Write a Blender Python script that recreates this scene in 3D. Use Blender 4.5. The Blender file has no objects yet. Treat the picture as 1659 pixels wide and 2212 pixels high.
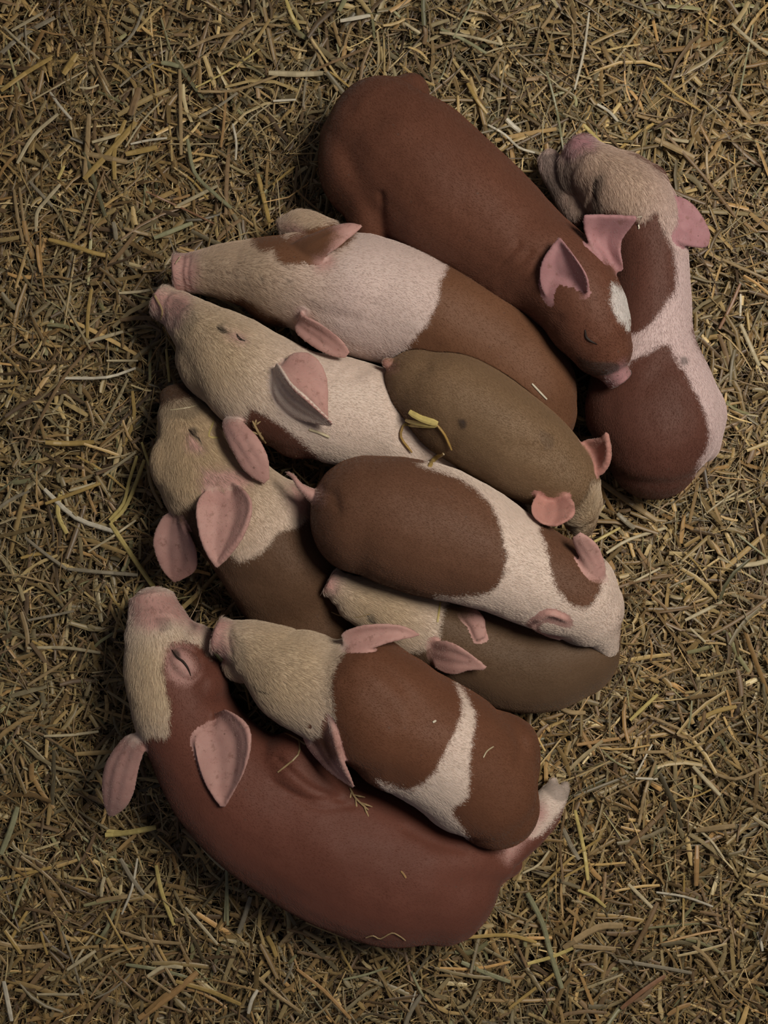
import bpy, bmesh, math, random
import numpy as np
from mathutils import Vector, Matrix
from mathutils.bvhtree import BVHTree

random.seed(7)
rng = np.random.default_rng(11)
scene = bpy.context.scene
COL = scene.collection

# ---------------------------------------------------------------- camera, light, exposure
S = 0.0005          # metres per photograph pixel on the bedding
H = 1.15            # camera height
FW, FH = 1659, 2212
cam_d = bpy.data.cameras.new('camera')
cam = bpy.data.objects.new('camera', cam_d)
COL.objects.link(cam)
cam.location = (0, 0, H)
cam.rotation_euler = (0, 0, 0)
cam_d.sensor_fit = 'VERTICAL'
cam_d.angle = 2 * math.atan(FH * S / 2 / H)
cam_d.clip_start = 0.01
scene.camera = cam

world = bpy.data.worlds.new('world')
scene.world = world
world.use_nodes = True
bg = world.node_tree.nodes['Background']
bg.inputs[0].default_value = (0.95, 0.90, 1.0, 1)
bg.inputs[1].default_value = 0.065


def area_light(name, loc, target, size, power, col):
    d = bpy.data.lights.new(name, 'AREA')
    d.shape = 'DISK'
    d.size = size
    d.energy = power
    d.color = col
    o = bpy.data.objects.new(name, d)
    COL.objects.link(o)
    o.location = loc
    o.rotation_euler = (Vector(target) - Vector(loc)).to_track_quat('-Z', 'Y').to_euler()
    return o


area_light('barn_lamp', (0.66, 0.34, 1.45), (0.05, -0.10, 0), 0.50, 19, (1.0, 0.90, 0.77))
scene.view_settings.view_transform = 'Standard'
scene.view_settings.look = 'None'
scene.view_settings.gamma = 1
scene.view_settings.use_curve_mapping = False
scene.view_settings.exposure = 0.0


# ---------------------------------------------------------------- helpers
def W(px, py, z):
    k = S * (H - z) / H
    return Vector(((px - FW / 2) * k, (FH / 2 - py) * k, z))


def to_px(co):
    k = S * (H - co[:, 2]) / H
    return np.stack([co[:, 0] / k + FW / 2, FH / 2 - co[:, 1] / k], 1)


def tag(o, label=None, cat=None, group=None, kind=None):
    if label: o['label'] = label
    if cat: o['category'] = cat
    if group: o['group'] = group
    if kind: o['kind'] = kind
    return o


def link_mesh(name, verts, faces, mat=None, parent=None, smooth=True):
    me = bpy.data.meshes.new(name)
    me.from_pydata(verts, [], faces)
    if smooth:
        me.shade_smooth()
    o = bpy.data.objects.new(name, me)
    COL.objects.link(o)
    if mat: me.materials.append(mat)
    if parent: o.parent = parent
    return o


def catmull(P, sub):
    P = np.asarray(P, float)
    if len(P) == 2:
        t = np.linspace(0, 1, sub + 1)[:, None]
        return P[0] * (1 - t) + P[1] * t
    E = np.vstack([2 * P[0] - P[1], P, 2 * P[-1] - P[-2]])
    out = []
    for i in range(1, len(E) - 2):
        a, b, c, d = E[i - 1], E[i], E[i + 1], E[i + 2]
        for k in range(sub):
            t = k / sub
            out.append(.5 * ((2 * b) + (c - a) * t + (2 * a - 5 * b + 4 * c - d) * t * t + (3 * b - a - 3 * c + d) * t ** 3))
    out.append(P[-1])
    return np.array(out)


class Soup:
    def __init__(s):
        s.v, s.f = [], []

    def rings(s, rings):
        n = len(rings[0]); b = len(s.v)
        for r in rings: s.v.extend([tuple(p) for p in r])
        for i in range(len(rings) - 1):
            for j in range(n):
                a = b + i * n + j; c = b + i * n + (j + 1) % n
                s.f.append((a, c, c + n, a + n))
        s.f.append(tuple(b + j for j in range(n - 1, -1, -1)))
        s.f.append(tuple(b + (len(rings) - 1) * n + j for j in range(n)))

    def tube(s, pts, cap0='round', cap1='round', n=22, sub=6):
        """pts: (px, py, z cm, half width px, half height cm)"""
        Q = []
        for (px, py, z, rw, rh) in pts:
            c = W(px, py, z / 100)
            Q.append((c.x, c.y, c.z, rw * S * (H - z / 100) / H, rh / 100))
        Q = catmull(Q, sub)
        C = Q[:, :3]
        T = np.gradient(C, axis=0)
        T /= np.linalg.norm(T, axis=1)[:, None] + 1e-9
        prof = []
        def capring(i, sgn, kind):
            L = min(Q[i, 3], Q[i, 4])
            res = []
            if kind == 'round':
                for a in (20, 40, 58, 73, 84):
                    a = math.radians(a)
                    res.append((C[i] + sgn * T[i] * L * math.sin(a), T[i], Q[i, 3] * math.cos(a), Q[i, 4] * math.cos(a)))
            else:
                for a, f in ((0.10, .93), (0.14, .6), (.14, .2)):
                    res.append((C[i] + sgn * T[i] * L * a, T[i], Q[i, 3] * f, Q[i, 4] * f))
            return res
        prof += capring(0, -1, cap0)[::-1]
        prof += [(C[i], T[i], Q[i, 3], Q[i, 4]) for i in range(len(C))]
        prof += capring(-1, 1, cap1)
        rings = []
        for c, t, rw, rh in prof:
            side = np.cross(t, (0, 0, 1)); side /= np.linalg.norm(side) + 1e-9
            up = np.cross(side, t)
            rings.append([c + side * rw * math.cos(a) + up * rh * math.sin(a)
                          for a in np.linspace(0, 2 * math.pi, n, endpoint=False)])
        s.rings(rings)

    def blob(s, px, py, z, rx, ry, rz, rot=0):
        """ellipsoid, rx ry in px, z rz in cm, rot degrees (image, clockwise)"""
        c = W(px, py, z / 100); k = S * (H - z / 100) / H
        a0 = -math.radians(rot); ca, sa = math.cos(a0), math.sin(a0)
        rings = []
        for th in np.linspace(-85, 85, 13):
            th = math.radians(th); r = []
            for a in np.linspace(0, 2 * math.pi, 20, endpoint=False):
                x = rx * k * math.cos(a) * math.cos(th); y = ry * k * math.sin(a) * math.cos(th)
                r.append((c.x + x * ca - y * sa, c.y + x * sa + y * ca, c.z + rz / 100 * math.sin(th)))
            rings.append(r)
        s.rings(rings)

    def sheet(s, A, B, depth=0.6, thick=0.17, nu=22, nv=13, bvh=None, ridge=.07):
        """ear: edges A and B from base to tip, points (px,py,z cm); hollow by depth cm"""
        A = np.array([W(p[0], p[1], p[2] / 100) for p in A]); B = np.array([W(p[0], p[1], p[2] / 100) for p in B])
        if bvh is not None:
            for E in (A, B):
                for q in range(1, len(E)):
                    h = bvh.ray_cast(Vector((E[q][0], E[q][1], .4)), Vector((0, 0, -1)))
                    if h[0] is not None and E[q][2] < h[0].z + .003: E[q][2] = h[0].z + .003
            mid = (A[0] + B[0]) / 2
            loc, n_, _, _ = bvh.find_nearest(Vector(mid))
            root = np.array(loc - n_ * .006)
            wv = (B[0] - A[0])
            if np.linalg.norm(root - mid) > .002:
                A = np.vstack([root - wv * .22, A]); B = np.vstack([root + wv * .22, B])
        def resamp(P):
            P = catmull(P, 8)
            d = np.r_[0, np.cumsum(np.linalg.norm(np.diff(P, axis=0), axis=1))]
            t = np.linspace(0, d[-1], nu)
            return np.stack([np.interp(t, d, P[:, k]) for k in range(3)], 1)
        A, B = resamp(A), resamp(B)
        G = np.zeros((nu, nv, 3)); UU = np.zeros((nu, nv))
        ax = (A[-1] + B[-1] - A[0] - B[0]); ax /= np.linalg.norm(ax)
        for i in range(nu):
            wv = B[i] - A[i]
            nn = np.cross(ax, wv)
            ln = np.linalg.norm(nn)
            nn = nn / ln if ln > 1e-6 else np.array((0, 0, 1.))
            if nn[2] < 0: nn = -nn
            u = i / (nu - 1)
            rr = ridge / 100 * math.sin(math.pi * u)
            dep = depth / 100 * min(1, ln / 0.012) * (0.2 + 0.8 * math.sin(math.pi * u ** .62))
            for j in range(nv):
                v = -1 + 2 * j / (nv - 1)
                G[i, j] = A[i] * (1 - (v + 1) / 2) + B[i] * (v + 1) / 2 - nn * dep * (1 - v * v) + nn * rr * (math.cos(9 * v + .6) if bvh is not None else 0)
                UU[i, j] = u
        # normals
        du = np.gradient(G, axis=0); dv = np.gradient(G, axis=1)
        N = np.cross(du, dv); N /= np.linalg.norm(N, axis=2)[:, :, None] + 1e-9
        th = np.ones((nu, nv)) * thick / 100
        top = G + N * th[..., None]; bot = G - N * th[..., None]
        b = len(s.v)
        for L in (top, bot):
            for i in range(nu):
                for j in range(nv): s.v.append(tuple(L[i, j]))
        M = nu * nv
        idx = lambda l, i, j: b + l * M + i * nv + j
        for i in range(nu - 1):
            for j in range(nv - 1):
                s.f.append((idx(0, i, j), idx(0, i + 1, j), idx(0, i + 1, j + 1), idx(0, i, j + 1)))
                s.f.append((idx(1, i, j), idx(1, i, j + 1), idx(1, i + 1, j + 1), idx(1, i + 1, j)))
        for i in range(nu - 1):
            for j, fl in ((0, 1), (nv - 1, 0)):
                q = (idx(0, i, j), idx(1, i, j), idx(1, i + 1, j), idx(0, i + 1, j))
                s.f.append(q if fl else q[::-1])
        for j in range(nv - 1):
            for i, fl in ((0, 0), (nu - 1, 1)):
                q = (idx(0, i, j), idx(1, i, j), idx(1, i, j + 1), idx(0, i, j + 1))
                s.f.append(q if fl else q[::-1])
        # rounded rims
        for j in (0, nv - 1):
            rings = []
            for i in range(3, nu):
                c = G[i, j]; t = G[min(i + 1, nu - 1), j] - G[i - 1, j]; t /= np.linalg.norm(t) + 1e-9
                a1 = np.cross(t, (0.1, 0.2, 1.)); a1 /= np.linalg.norm(a1); a2 = np.cross(a1, t)
                r = (thick + .035) / 100 * (.75 if i > nu - 3 else 1)
                rings.append([c + (a1 * math.cos(q) + a2 * math.sin(q)) * r for q in np.linspace(0, 2 * math.pi, 10, endpoint=False)])
            s.rings(rings)
        return G.reshape(-1, 3), UU.reshape(-1), N.reshape(-1, 3)


def mesh_np(me):
    n = len(me.vertices)
    co = np.empty(n * 3, np.float32); me.vertices.foreach_get('co', co)
    no = np.empty(n * 3, np.float32); me.vertex_normals.foreach_get('vector', no)
    return co.reshape(-1, 3).astype(float), no.reshape(-1, 3).astype(float)


def remeshed(v, f, voxel, iters, fac=0.5, extra=None):
    me = bpy.data.meshes.new('tmp')
    if extra is not None:
        ev, ef = extra
        n = len(v); v = list(v) + list(ev); f = list(f) + [tuple(i + n for i in q) for q in ef]
    me.from_pydata(v, [], f)
    o = bpy.data.objects.new('tmp', me); COL.objects.link(o)
    m = o.modifiers.new('r', 'REMESH'); m.mode = 'VOXEL'; m.voxel_size = voxel
    if iters:
        k = o.modifiers.new('s', 'SMOOTH'); k.factor = fac; k.iterations = iters
    dg = bpy.context.evaluated_depsgraph_get()
    out = bpy.data.meshes.new_from_object(o.evaluated_get(dg))
    bpy.data.objects.remove(o); bpy.data.meshes.remove(me)
    return out


def poly_sd(P, poly):
    """signed distance in px, positive inside"""
    poly = catmull(np.array(list(poly) + [poly[0]], float), 4)[:-1]
    best = np.full(len(P), 1e9); ins = np.zeros(len(P), bool)
    n = len(poly)
    for i in range(n):
        a, b = poly[i], poly[(i + 1) % n]
        ab = b - a; L = ab @ ab
        if L < 1e-9: continue
        t = np.clip(((P - a) @ ab) / L, 0, 1)
        d = np.linalg.norm(P - (a + t[:, None] * ab), axis=1)
        best = np.minimum(best, d)
        c = (a[1] > P[:, 1]) != (b[1] > P[:, 1])
        with np.errstate(divide='ignore', invalid='ignore'):
            xi = a[0] + (P[:, 1] - a[1]) / (b[1] - a[1] if b[1] != a[1] else 1e-9) * ab[0]
        ins ^= c & (P[:, 0] < xi)
    return np.where(ins, best, -best)


def line_d(P, line):
    line = catmull(np.array(line, float), 5)
    best = np.full(len(P), 1e9)
    for a, b in zip(line[:-1], line[1:]):
        ab = b - a; L = ab @ ab + 1e-9
        t = np.clip(((P - a) @ ab) / L, 0, 1)
        best = np.minimum(best, np.linalg.norm(P - (a + t[:, None] * ab), axis=1))
    return best


# ---------------------------------------------------------------- materials
def nodes_of(m):
    m.use_nodes = True
    nt = m.node_tree
    return nt, nt.nodes, nt.links, nt.nodes['Principled BSDF']


def skin_material(name, brown, white, pink):
    m = bpy.data.materials.new(name)
    nt, N, L, B = nodes_of(m)
    B.inputs['Roughness'].default_value = 0.62
    B.inputs['Specular IOR Level'].default_value = 0.32
    B.inputs['Sheen Weight'].default_value = 0.08
    B.inputs['Sheen Roughness'].default_value = 0.5
    B.inputs['Subsurface Weight'].default_value = 0.06
    B.inputs['Subsurface Radius'].default_value = (0.9, 0.35, 0.2)
    B.inputs['Subsurface Scale'].default_value = 0.006
    def attr(n):
        a = N.new('ShaderNodeAttribute'); a.attribute_name = n; return a
    tc = N.new('ShaderNodeTexCoord')
    def noise(scale, detail=3, rough=.6):
        n = N.new('ShaderNodeTexNoise'); n.inputs['Scale'].default_value = scale
        n.inputs['Detail'].default_value = detail; n.inputs['Roughness'].default_value = rough
        L.new(tc.outputs['Object'], n.inputs['Vector']); return n
    def mathn(op, a, b=None, c=None):
        n = N.new('ShaderNodeMath'); n.operation = op
        for i, x in enumerate((a, b, c)):
            if x is None: continue
            if isinstance(x, (int, float)): n.inputs[i].default_value = x
            else: L.new(x, n.inputs[i])
        return n.outputs[0]
    def mix(f, a, b, mode='MIX'):
        n = N.new('ShaderNodeMix'); n.data_type = 'RGBA'; n.blend_type = mode
        for k, x in ((0, f), (6, a), (7, b)):
            if isinstance(x, (int, float)): n.inputs[k].default_value = x
            elif isinstance(x, tuple): n.inputs[k].default_value = (*x, 1)
            else: L.new(x, n.inputs[k])
        return n.outputs[2]
    fine = noise(900, 4, .7).outputs[0]
    mid = noise(90, 4, .6).outputs[0]
    big = noise(16, 2, .5).outputs[0]
    edge = mathn('MULTIPLY', mathn('SUBTRACT', fine, .5), 34)
    edge2 = mathn('MULTIPLY', mathn('SUBTRACT', mid, .5), 22)
    def mask(name, width):
        sd = mathn('ADD', mathn('ADD', attr(name).outputs['Fac'], edge), edge2)
        n = N.new('ShaderNodeMapRange'); n.interpolation_type = 'SMOOTHSTEP'
        n.inputs[1].default_value = -width; n.inputs[2].default_value = width
        L.new(sd, n.inputs[0]); return n.outputs[0]
    bvar = mix(mathn('MULTIPLY', big, 1.0), tuple(c * .8 for c in brown), tuple(c * 1.22 for c in brown))
    bvar = mix(mathn('MULTIPLY', mid, .5), bvar, tuple(c * .72 for c in brown))
    cream = mix(mathn('MULTIPLY', mid, .7), (white[0] * .88, white[1] * .82, white[2] * .67), (white[0] * .66, white[1] * .58, white[2] * .40))
    wv = mix(mathn('MULTIPLY', big, .6), white, (white[0], white[1] * .86, white[2] * .86))
    wv = mix(attr('cream').outputs['Fac'], wv, cream)
    c1 = mix(mask('white', 5), bvar, wv)
    pk = mix(mid, tuple(c * 1.12 for c in pink), (pink[0] * .85, pink[1] * .72, pink[2] * .74))
    stain = N.new('ShaderNodeMapRange'); stain.interpolation_type = 'SMOOTHSTEP'
    stain.inputs[1].default_value = .54; stain.inputs[2].default_value = .68; stain.inputs[4].default_value = .5
    L.new(noise(130, 5, .7).outputs[0], stain.inputs[0])
    pk = mix(stain.outputs[0], pk, (.20, .095, .07))
    c2 = mix(mask('pink', 20), c1, pk)
    # grime with its own outline: freckles of dirt
    vor = N.new('ShaderNodeTexVoronoi'); vor.inputs['Scale'].default_value = 75
    L.new(tc.outputs['Object'], vor.inputs['Vector'])
    spots = mathn('LESS_THAN', vor.outputs['Distance'], .09)
    spots = mathn('MULTIPLY', spots, mathn('GREATER_THAN', big, .56))
    c3 = mix(mathn('MULTIPLY', spots, .55), c2, (.10, .06, .045))
    c4 = mix(attr('dirt').outputs['Fac'], c3, (.05, .035, .03))
    L.new(c4, B.inputs['Base Color'])
    bp = N.new('ShaderNodeBump'); bp.inputs['Strength'].default_value = .22; bp.inputs['Distance'].default_value = .0008
    L.new(mathn('ADD', fine, mathn('MULTIPLY', mid, .7)), bp.inputs['Height'])
    L.new(bp.outputs[0], B.inputs['Normal'])
    return m


def hair_material():
    m = bpy.data.materials.new('short_hair')
    nt, N, L, B = nodes_of(m)
    a = N.new('ShaderNodeAttribute'); a.attribute_name = 'hcol'
    L.new(a.outputs['Color'], B.inputs['Base Color'])
    B.inputs['Roughness'].default_value = .55
    B.inputs['Specular IOR Level'].default_value = .25
    return m


HAIR = hair_material()


def plain(name, col, rough=.6, spec=.3):
    m = bpy.data.materials.new(name)
    nt, N, L, B = nodes_of(m)
    n = N.new('ShaderNodeTexNoise'); n.inputs['Scale'].default_value = 300
    r = N.new('ShaderNodeValToRGB')
    r.color_ramp.elements[0].color = (*[c * .7 for c in col], 1); r.color_ramp.elements[1].color = (*[min(1, c * 1.25) for c in col], 1)
    L.new(n.outputs[0], r.inputs[0]); L.new(r.outputs[0], B.inputs['Base Color'])
    B.inputs['Roughness'].default_value = rough; B.inputs['Specular IOR Level'].default_value = spec
    return m


NOSTRIL = plain('nostril_shade', (.10, .04, .035), .5)  # dark colour stands in for the shade inside the nostril hollows
LASH = plain('dark_lashes', (.022, .014, .011))


def straw_material(name, attr=True, col=None):
    m = bpy.data.materials.new(name)
    nt, N, L, B = nodes_of(m)
    B.inputs['Roughness'].default_value = .42
    B.inputs['Specular IOR Level'].default_value = .45
    if attr:
        a = N.new('ShaderNodeAttribute'); a.attribute_name = 'scol'
        src = a.outputs['Color']
    else:
        oi = N.new('ShaderNodeObjectInfo'); src = oi.outputs['Color']
    tc = N.new('ShaderNodeTexCoord')
    n = N.new('ShaderNodeTexNoise'); n.inputs['Scale'].default_value = 180; n.inputs['Detail'].default_value = 4
    L.new(tc.outputs['Object'], n.inputs['Vector'])
    mr = N.new('ShaderNodeMapRange'); mr.inputs[3].default_value = .62; mr.inputs[4].default_value = 1.35
    L.new(n.outputs[0], mr.inputs[0])
    mx = N.new('ShaderNodeMix'); mx.data_type = 'RGBA'; mx.blend_type = 'MULTIPLY'; mx.inputs[0].default_value = 1
    L.new(src, mx.inputs[6]); L.new(mr.outputs[0], mx.inputs[7])
    L.new(mx.outputs[2], B.inputs['Base Color'])
    return m


STRAW = straw_material('straw_bulk')
STALK = straw_material('straw_stalks', attr=False)

# ---------------------------------------------------------------- piglets (data)
BROWN = (.150, .060, .030)
RED = (.20, .060, .034)
DUN = (.125, .074, .041)
GOLD = (.205, .128, .070)
WHITE = (.70, .60, .525)
PINK = (.49, .30, .265)
MAUVE = (.40, .22, .23)

PIGS = []


def pig(**k):
    PIGS.append(k)


# each record: body tubes (smooth flesh), fine tubes (snout, feet), blobs, ears, markings
pig(id='P9', label='brown piglet with cream head and narrow white belt, sprawled over the bottom red-brown piglet',
    brown=BROWN, white=WHITE, pink=PINK, base='brown',
    spine=[(475, 1370), (610, 1440), (780, 1530), (900, 1590), (1050, 1700)],
    body=[[(560, 1410, 10.5, 66, 3.2), (620, 1450, 11, 98, 4.6), (690, 1485, 11.3, 108, 5.2), (790, 1520, 11.5, 132, 6.2),
           (880, 1570, 11.5, 138, 6.6), (970, 1625, 11, 138, 6.4), (1040, 1690, 10, 128, 6.2), (1065, 1725, 9, 100, 5.5)],
          [(1050, 1590, 9.0, 62, 3.5), (1110, 1600, 8.5, 50, 4), (1120, 1660, 8, 45, 4)],
          [(790, 1500, 12, 130, 6.2), (840, 1550, 12.5, 146, 6.0), (860, 1590, 12, 120, 5.6)]],
    fine=[([(595, 1420, 10.8, 70, 3.6), (540, 1395, 10.4, 56, 3.0), (505, 1383, 10, 44, 2.3)], 'round', 'round'),
          ([(510, 1383, 10, 36, 2.0), (485, 1374, 9.8, 38, 2.15), (470, 1370, 9.8, 39, 2.2)], 'round', 'flat')],
    blobs=[(520, 1440, 9.2, 42, 34, 1.8, 30), (600, 1490, 9.8, 55, 50, 3.2, 40)],
    ears=[([(650, 1560, 11.5), (664, 1612, 12.5), (706, 1660, 13.4), (764, 1704, 14.4)],
           [(706, 1525, 15.5), (718, 1572, 17.0), (736, 1640, 16.6), (766, 1700, 14.6)], .2),
          ([(738, 1372, 14.6), (790, 1352, 15.6), (860, 1352, 15.6), (908, 1372, 14.6)],
           [(750, 1406, 15.0), (794, 1400, 15.6), (850, 1382, 15.6), (908, 1372, 14.6)], .5)],
    white_p=[[(440, 1300), (640, 1310), (780, 1350), (750, 1400), (722, 1450), (716, 1490), (722, 1530), (712, 1590), (640, 1610), (560, 1560), (430, 1450)],
             [(985, 1470), (1005, 1500), (1022, 1545), (1018, 1590), (1012, 1650), (1010, 1720), (975, 1750), (1000, 1790), (1010, 1830), (960, 1830), (880, 1770), (815, 1685), (870, 1705), (915, 1690), (945, 1655), (965, 1610), (990, 1560), (994, 1520)]],
    pink_p=[[(440, 1330), (500, 1335), (492, 1370), (500, 1405), (480, 1432), (440, 1430)]],
    earbrown=[[(650, 1545), (700, 1530), (715, 1590), (728, 1620), (712, 1650), (690, 1620), (668, 1590)]],
    cream=(600, 1440, 190), dirt_p=[([(500, 1360), (530, 1400), (520, 1450), (500, 1440)], .25)],
    grooves=[([(815, 1440), (870, 1480), (905, 1540)], 22, 1.6), ([(1085, 1530), (1118, 1570), (1128, 1640)], 15, 3.4),
             ([(740, 1460), (800, 1500), (850, 1560)], 18, .9), ([(498, 1340), (492, 1375), (500, 1410)], 5, 1.0)],
    bulges=[(800, 1450, 60, 3), (1000, 1600, 70, 1.5)],
    eyes=[[(545, 1478), (560, 1492), (582, 1500)]])

pig(id='P7', label='brown piglet with broad white shoulder belt, brown nape patch and pink tail, topmost in middle',
    brown=(.140, .064, .035), white=WHITE, pink=PINK, base='brown',
    spine=[(1330, 1350), (1200, 1260), (1000, 1170), (820, 1110), (700, 1060)],
    body=[[(795, 1108, 11.7, 126, 6.1), (860, 1125, 12, 141, 6.5), (940, 1150, 12, 144, 6.6), (1020, 1180, 12, 132, 6.3),
           (1095, 1215, 12, 116, 5.7), (1165, 1250, 12, 108, 5.2), (1230, 1280, 11.8, 104, 4.8), (1262, 1312, 11, 86, 4.2)],
          [(1250, 1300, 11.4, 84, 4.0), (1285, 1340, 10, 56, 3.2), (1305, 1385, 8.2, 36, 2.2)]],
    fine=[([(700, 1085, 12.5, 22, 1.3), (672, 1068, 13.2, 14, .8), (648, 1050, 13.4, 9, .55), (634, 1030, 13.2, 8, .45), (622, 1022, 12.8, 7, .4)], 'round', 'round')],
    blobs=[(790, 1113, 11.6, 118, 130, 6.2, 20)],
    ears=[([(1300, 1262, 14.6), (1305, 1225, 15.8), (1290, 1180, 17.2), (1252, 1150, 17.4)],
           [(1276, 1258, 15.5), (1262, 1222, 15.4), (1246, 1190, 16.2), (1238, 1160, 17.0)], -.25),
          ([(1232, 1378, 12.2), (1205, 1380, 11.8), (1172, 1368, 11.8), (1142, 1346, 12.0)],
           [(1236, 1345, 14.6), (1210, 1334, 14.6), (1176, 1322, 13.6), (1150, 1336, 12.6)], .6)],
    white_p=[[(905, 1005), (980, 1030), (1040, 1070), (1075, 1115), (1086, 1160), (1096, 1215), (1078, 1260), (1050, 1280), (1000, 1288), (940, 1300), (1060, 1420),
              (1340, 1460), (1380, 1240), (1310, 1200), (1300, 1262), (1282, 1300), (1258, 1312), (1232, 1305), (1206, 1275), (1188, 1230), (1180, 1180), (1168, 1145), (1160, 1090), (1000, 990)]],
    pink_p=[[(600, 1000), (660, 1030), (692, 1058), (688, 1085), (660, 1085), (600, 1060)]],
    cream=(1400, 1500, 10), dirt_p=[([(1185, 1385), (1235, 1386), (1260, 1400), (1200, 1402)], .5)],
    grooves=[([(700, 1060), (722, 1070), (730, 1100)], 12, 1.6), ([(1150, 1150), (1130, 1200), (1120, 1260)], 30, 1.2)],
    bulges=[(1200, 1190, 50, 1.5)],
    eyes=[])

pig(id='P1', label='red-brown piglet with small white forehead blaze, at the upper end of the pile',
    brown=(.138, .052, .029), white=(.62, .60, .58), pink=MAUVE, base='brown',
    spine=[(1335, 815), (1270, 660), (1180, 570), (980, 440), (820, 300)],
    body=[[(830, 300, 7, 128, 6.0), (885, 355, 7.5, 146, 6.8), (960, 425, 7.8, 148, 7.2), (1040, 490, 8.2, 142, 7.0),
           (1120, 550, 9.2, 126, 6.4), (1190, 590, 10.8, 108, 5.6), (1245, 640, 12.2, 98, 4.8), (1280, 705, 12.2, 86, 4.2), (1300, 750, 11.6, 66, 3.6)],
          [(740, 310, 5.5, 50, 4.4), (752, 380, 6, 62, 5.0), (790, 440, 6.2, 52, 4.6), (800, 500, 5.2, 40, 4)],
          [(880, 215, 4.5, 48, 3.6), (815, 270, 6, 70, 5)]],
    fine=[([(1290, 740, 11.6, 64, 3.4), (1306, 775, 11.2, 50, 2.8), (1322, 800, 10.8, 34, 2.1)], 'round', 'round'),
          ([(1318, 798, 10.8, 28, 1.7), (1330, 812, 10.6, 30, 1.75), (1338, 822, 10.5, 30, 1.8)], 'round', 'flat')],
    blobs=[(1278, 728, 15.0, 17, 22, .9, -20), (1235, 700, 10, 50, 60, 4, 0)],
    ears=[([(1200, 655, 15.0), (1172, 625, 15.6), (1170, 575, 16.6), (1208, 514, 17.6)],
           [(1268, 630, 17.4), (1266, 598, 18.6), (1240, 555, 18.8), (1208, 514, 17.6)], 1.05),
          ([(1302, 560, 15.2), (1278, 530, 15.4), (1266, 500, 15.8), (1262, 464, 16.8)],
           [(1346, 585, 14.2), (1338, 545, 15.0), (1342, 515, 15.6), (1376, 468, 17.6)], .9)],
    white_p=[[(1322, 610), (1340, 622), (1362, 642), (1366, 672), (1362, 715), (1346, 702), (1330, 680), (1320, 650)]],
    pink_p=[[(1312, 800), (1348, 788), (1368, 800), (1364, 830), (1335, 842), (1300, 835)]],
    cream=(0, 0, 1), dirt_p=[([(1248, 770), (1280, 782), (1330, 786), (1335, 800), (1300, 812), (1262, 800)], .8)],
    grooves=[([(822, 420), (828, 480), (842, 530)], 9, 2.6), ([(1020, 600), (1080, 570), (1120, 530)], 9, 1.6),
             ([(1050, 612), (1110, 580), (1145, 545)], 8, 1.5), ([(1085, 630), (1140, 600), (1165, 560)], 8, 1.3),
             ([(1205, 690), (1190, 720), (1215, 760)], 14, 2.0), ([(760, 240), (820, 250), (900, 235)], 26, 2.6)],
    bulges=[(870, 262, 50, 2.5), (780, 400, 40, 2.5), (1000, 400, 90, 1.5), (1110, 560, 50, 1.2)],
    eyes=[[(1264, 712), (1268, 730), (1290, 744)]])

pig(id='P4', label='plain golden-tan piglet with straw on its back, head to the lower right',
    brown=GOLD, white=WHITE, pink=(.46, .24, .20), base='brown',
    spine=[(1260, 1120), (1210, 1030), (1130, 950), (1000, 880), (860, 800)],
    body=[[(915, 835, 9.6, 84, 4.8), (965, 862, 10.2, 108, 5.6), (1030, 900, 10.4, 112, 5.8), (1100, 950, 10.4, 108, 5.6),
           (1165, 1000, 10.0, 98, 5.2), (1212, 1038, 9.4, 80, 4.6), (1240, 1080, 8.4, 56, 3.6)]],
    fine=[([(1236, 1070, 8.6, 52, 3.2), (1250, 1108, 7, 38, 2.5), (1256, 1135, 5.8, 28, 1.9)], 'round', 'flat'),
          ([(862, 792, 10.6, 13, .8), (846, 788, 10.8, 11, .7), (836, 784, 10.8, 8, .5)], 'round', 'round')],
    blobs=[(930, 820, 9.6, 76, 62, 4.5, 30)],
    ears=[([(1262, 955, 11.6), (1285, 952, 12.5), (1302, 948, 13.4), (1310, 936, 14.0)],
           [(1264, 1015, 12.0), (1292, 1022, 12.2), (1312, 992, 13.2), (1311, 940, 14.0)], .9),
          ([(1166, 1066, 13.2), (1150, 1088, 14.4), (1152, 1112, 15.0), (1176, 1134, 15.2)],
           [(1218, 1070, 13.6), (1236, 1090, 14.6), (1234, 1114, 15.4), (1200, 1137, 15.4)], .9)],
    white_p=[[(1275, 1045), (1300, 1060), (1290, 1130), (1250, 1160), (1215, 1120), (1240, 1105), (1262, 1080)]],
    pink_p=[[(825, 770), (850, 780), (852, 796), (838, 802), (820, 795)]],
    cream=(1250, 1110, 120), dirt_p=[([(990, 908), (1004, 908), (1006, 922), (996, 926)], .9), ([(1165, 930), (1195, 945), (1190, 970), (1170, 955)], .3)],
    grooves=[([(850, 800), (880, 802), (920, 795)], 12, 1.4), ([(1120, 970), (1180, 985), (1215, 1020)], 24, 1.4), ([(985, 920), (975, 960)], 16, 1.0)],
    bulges=[(1180, 940, 30, 1.2)],
    eyes=[])

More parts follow.
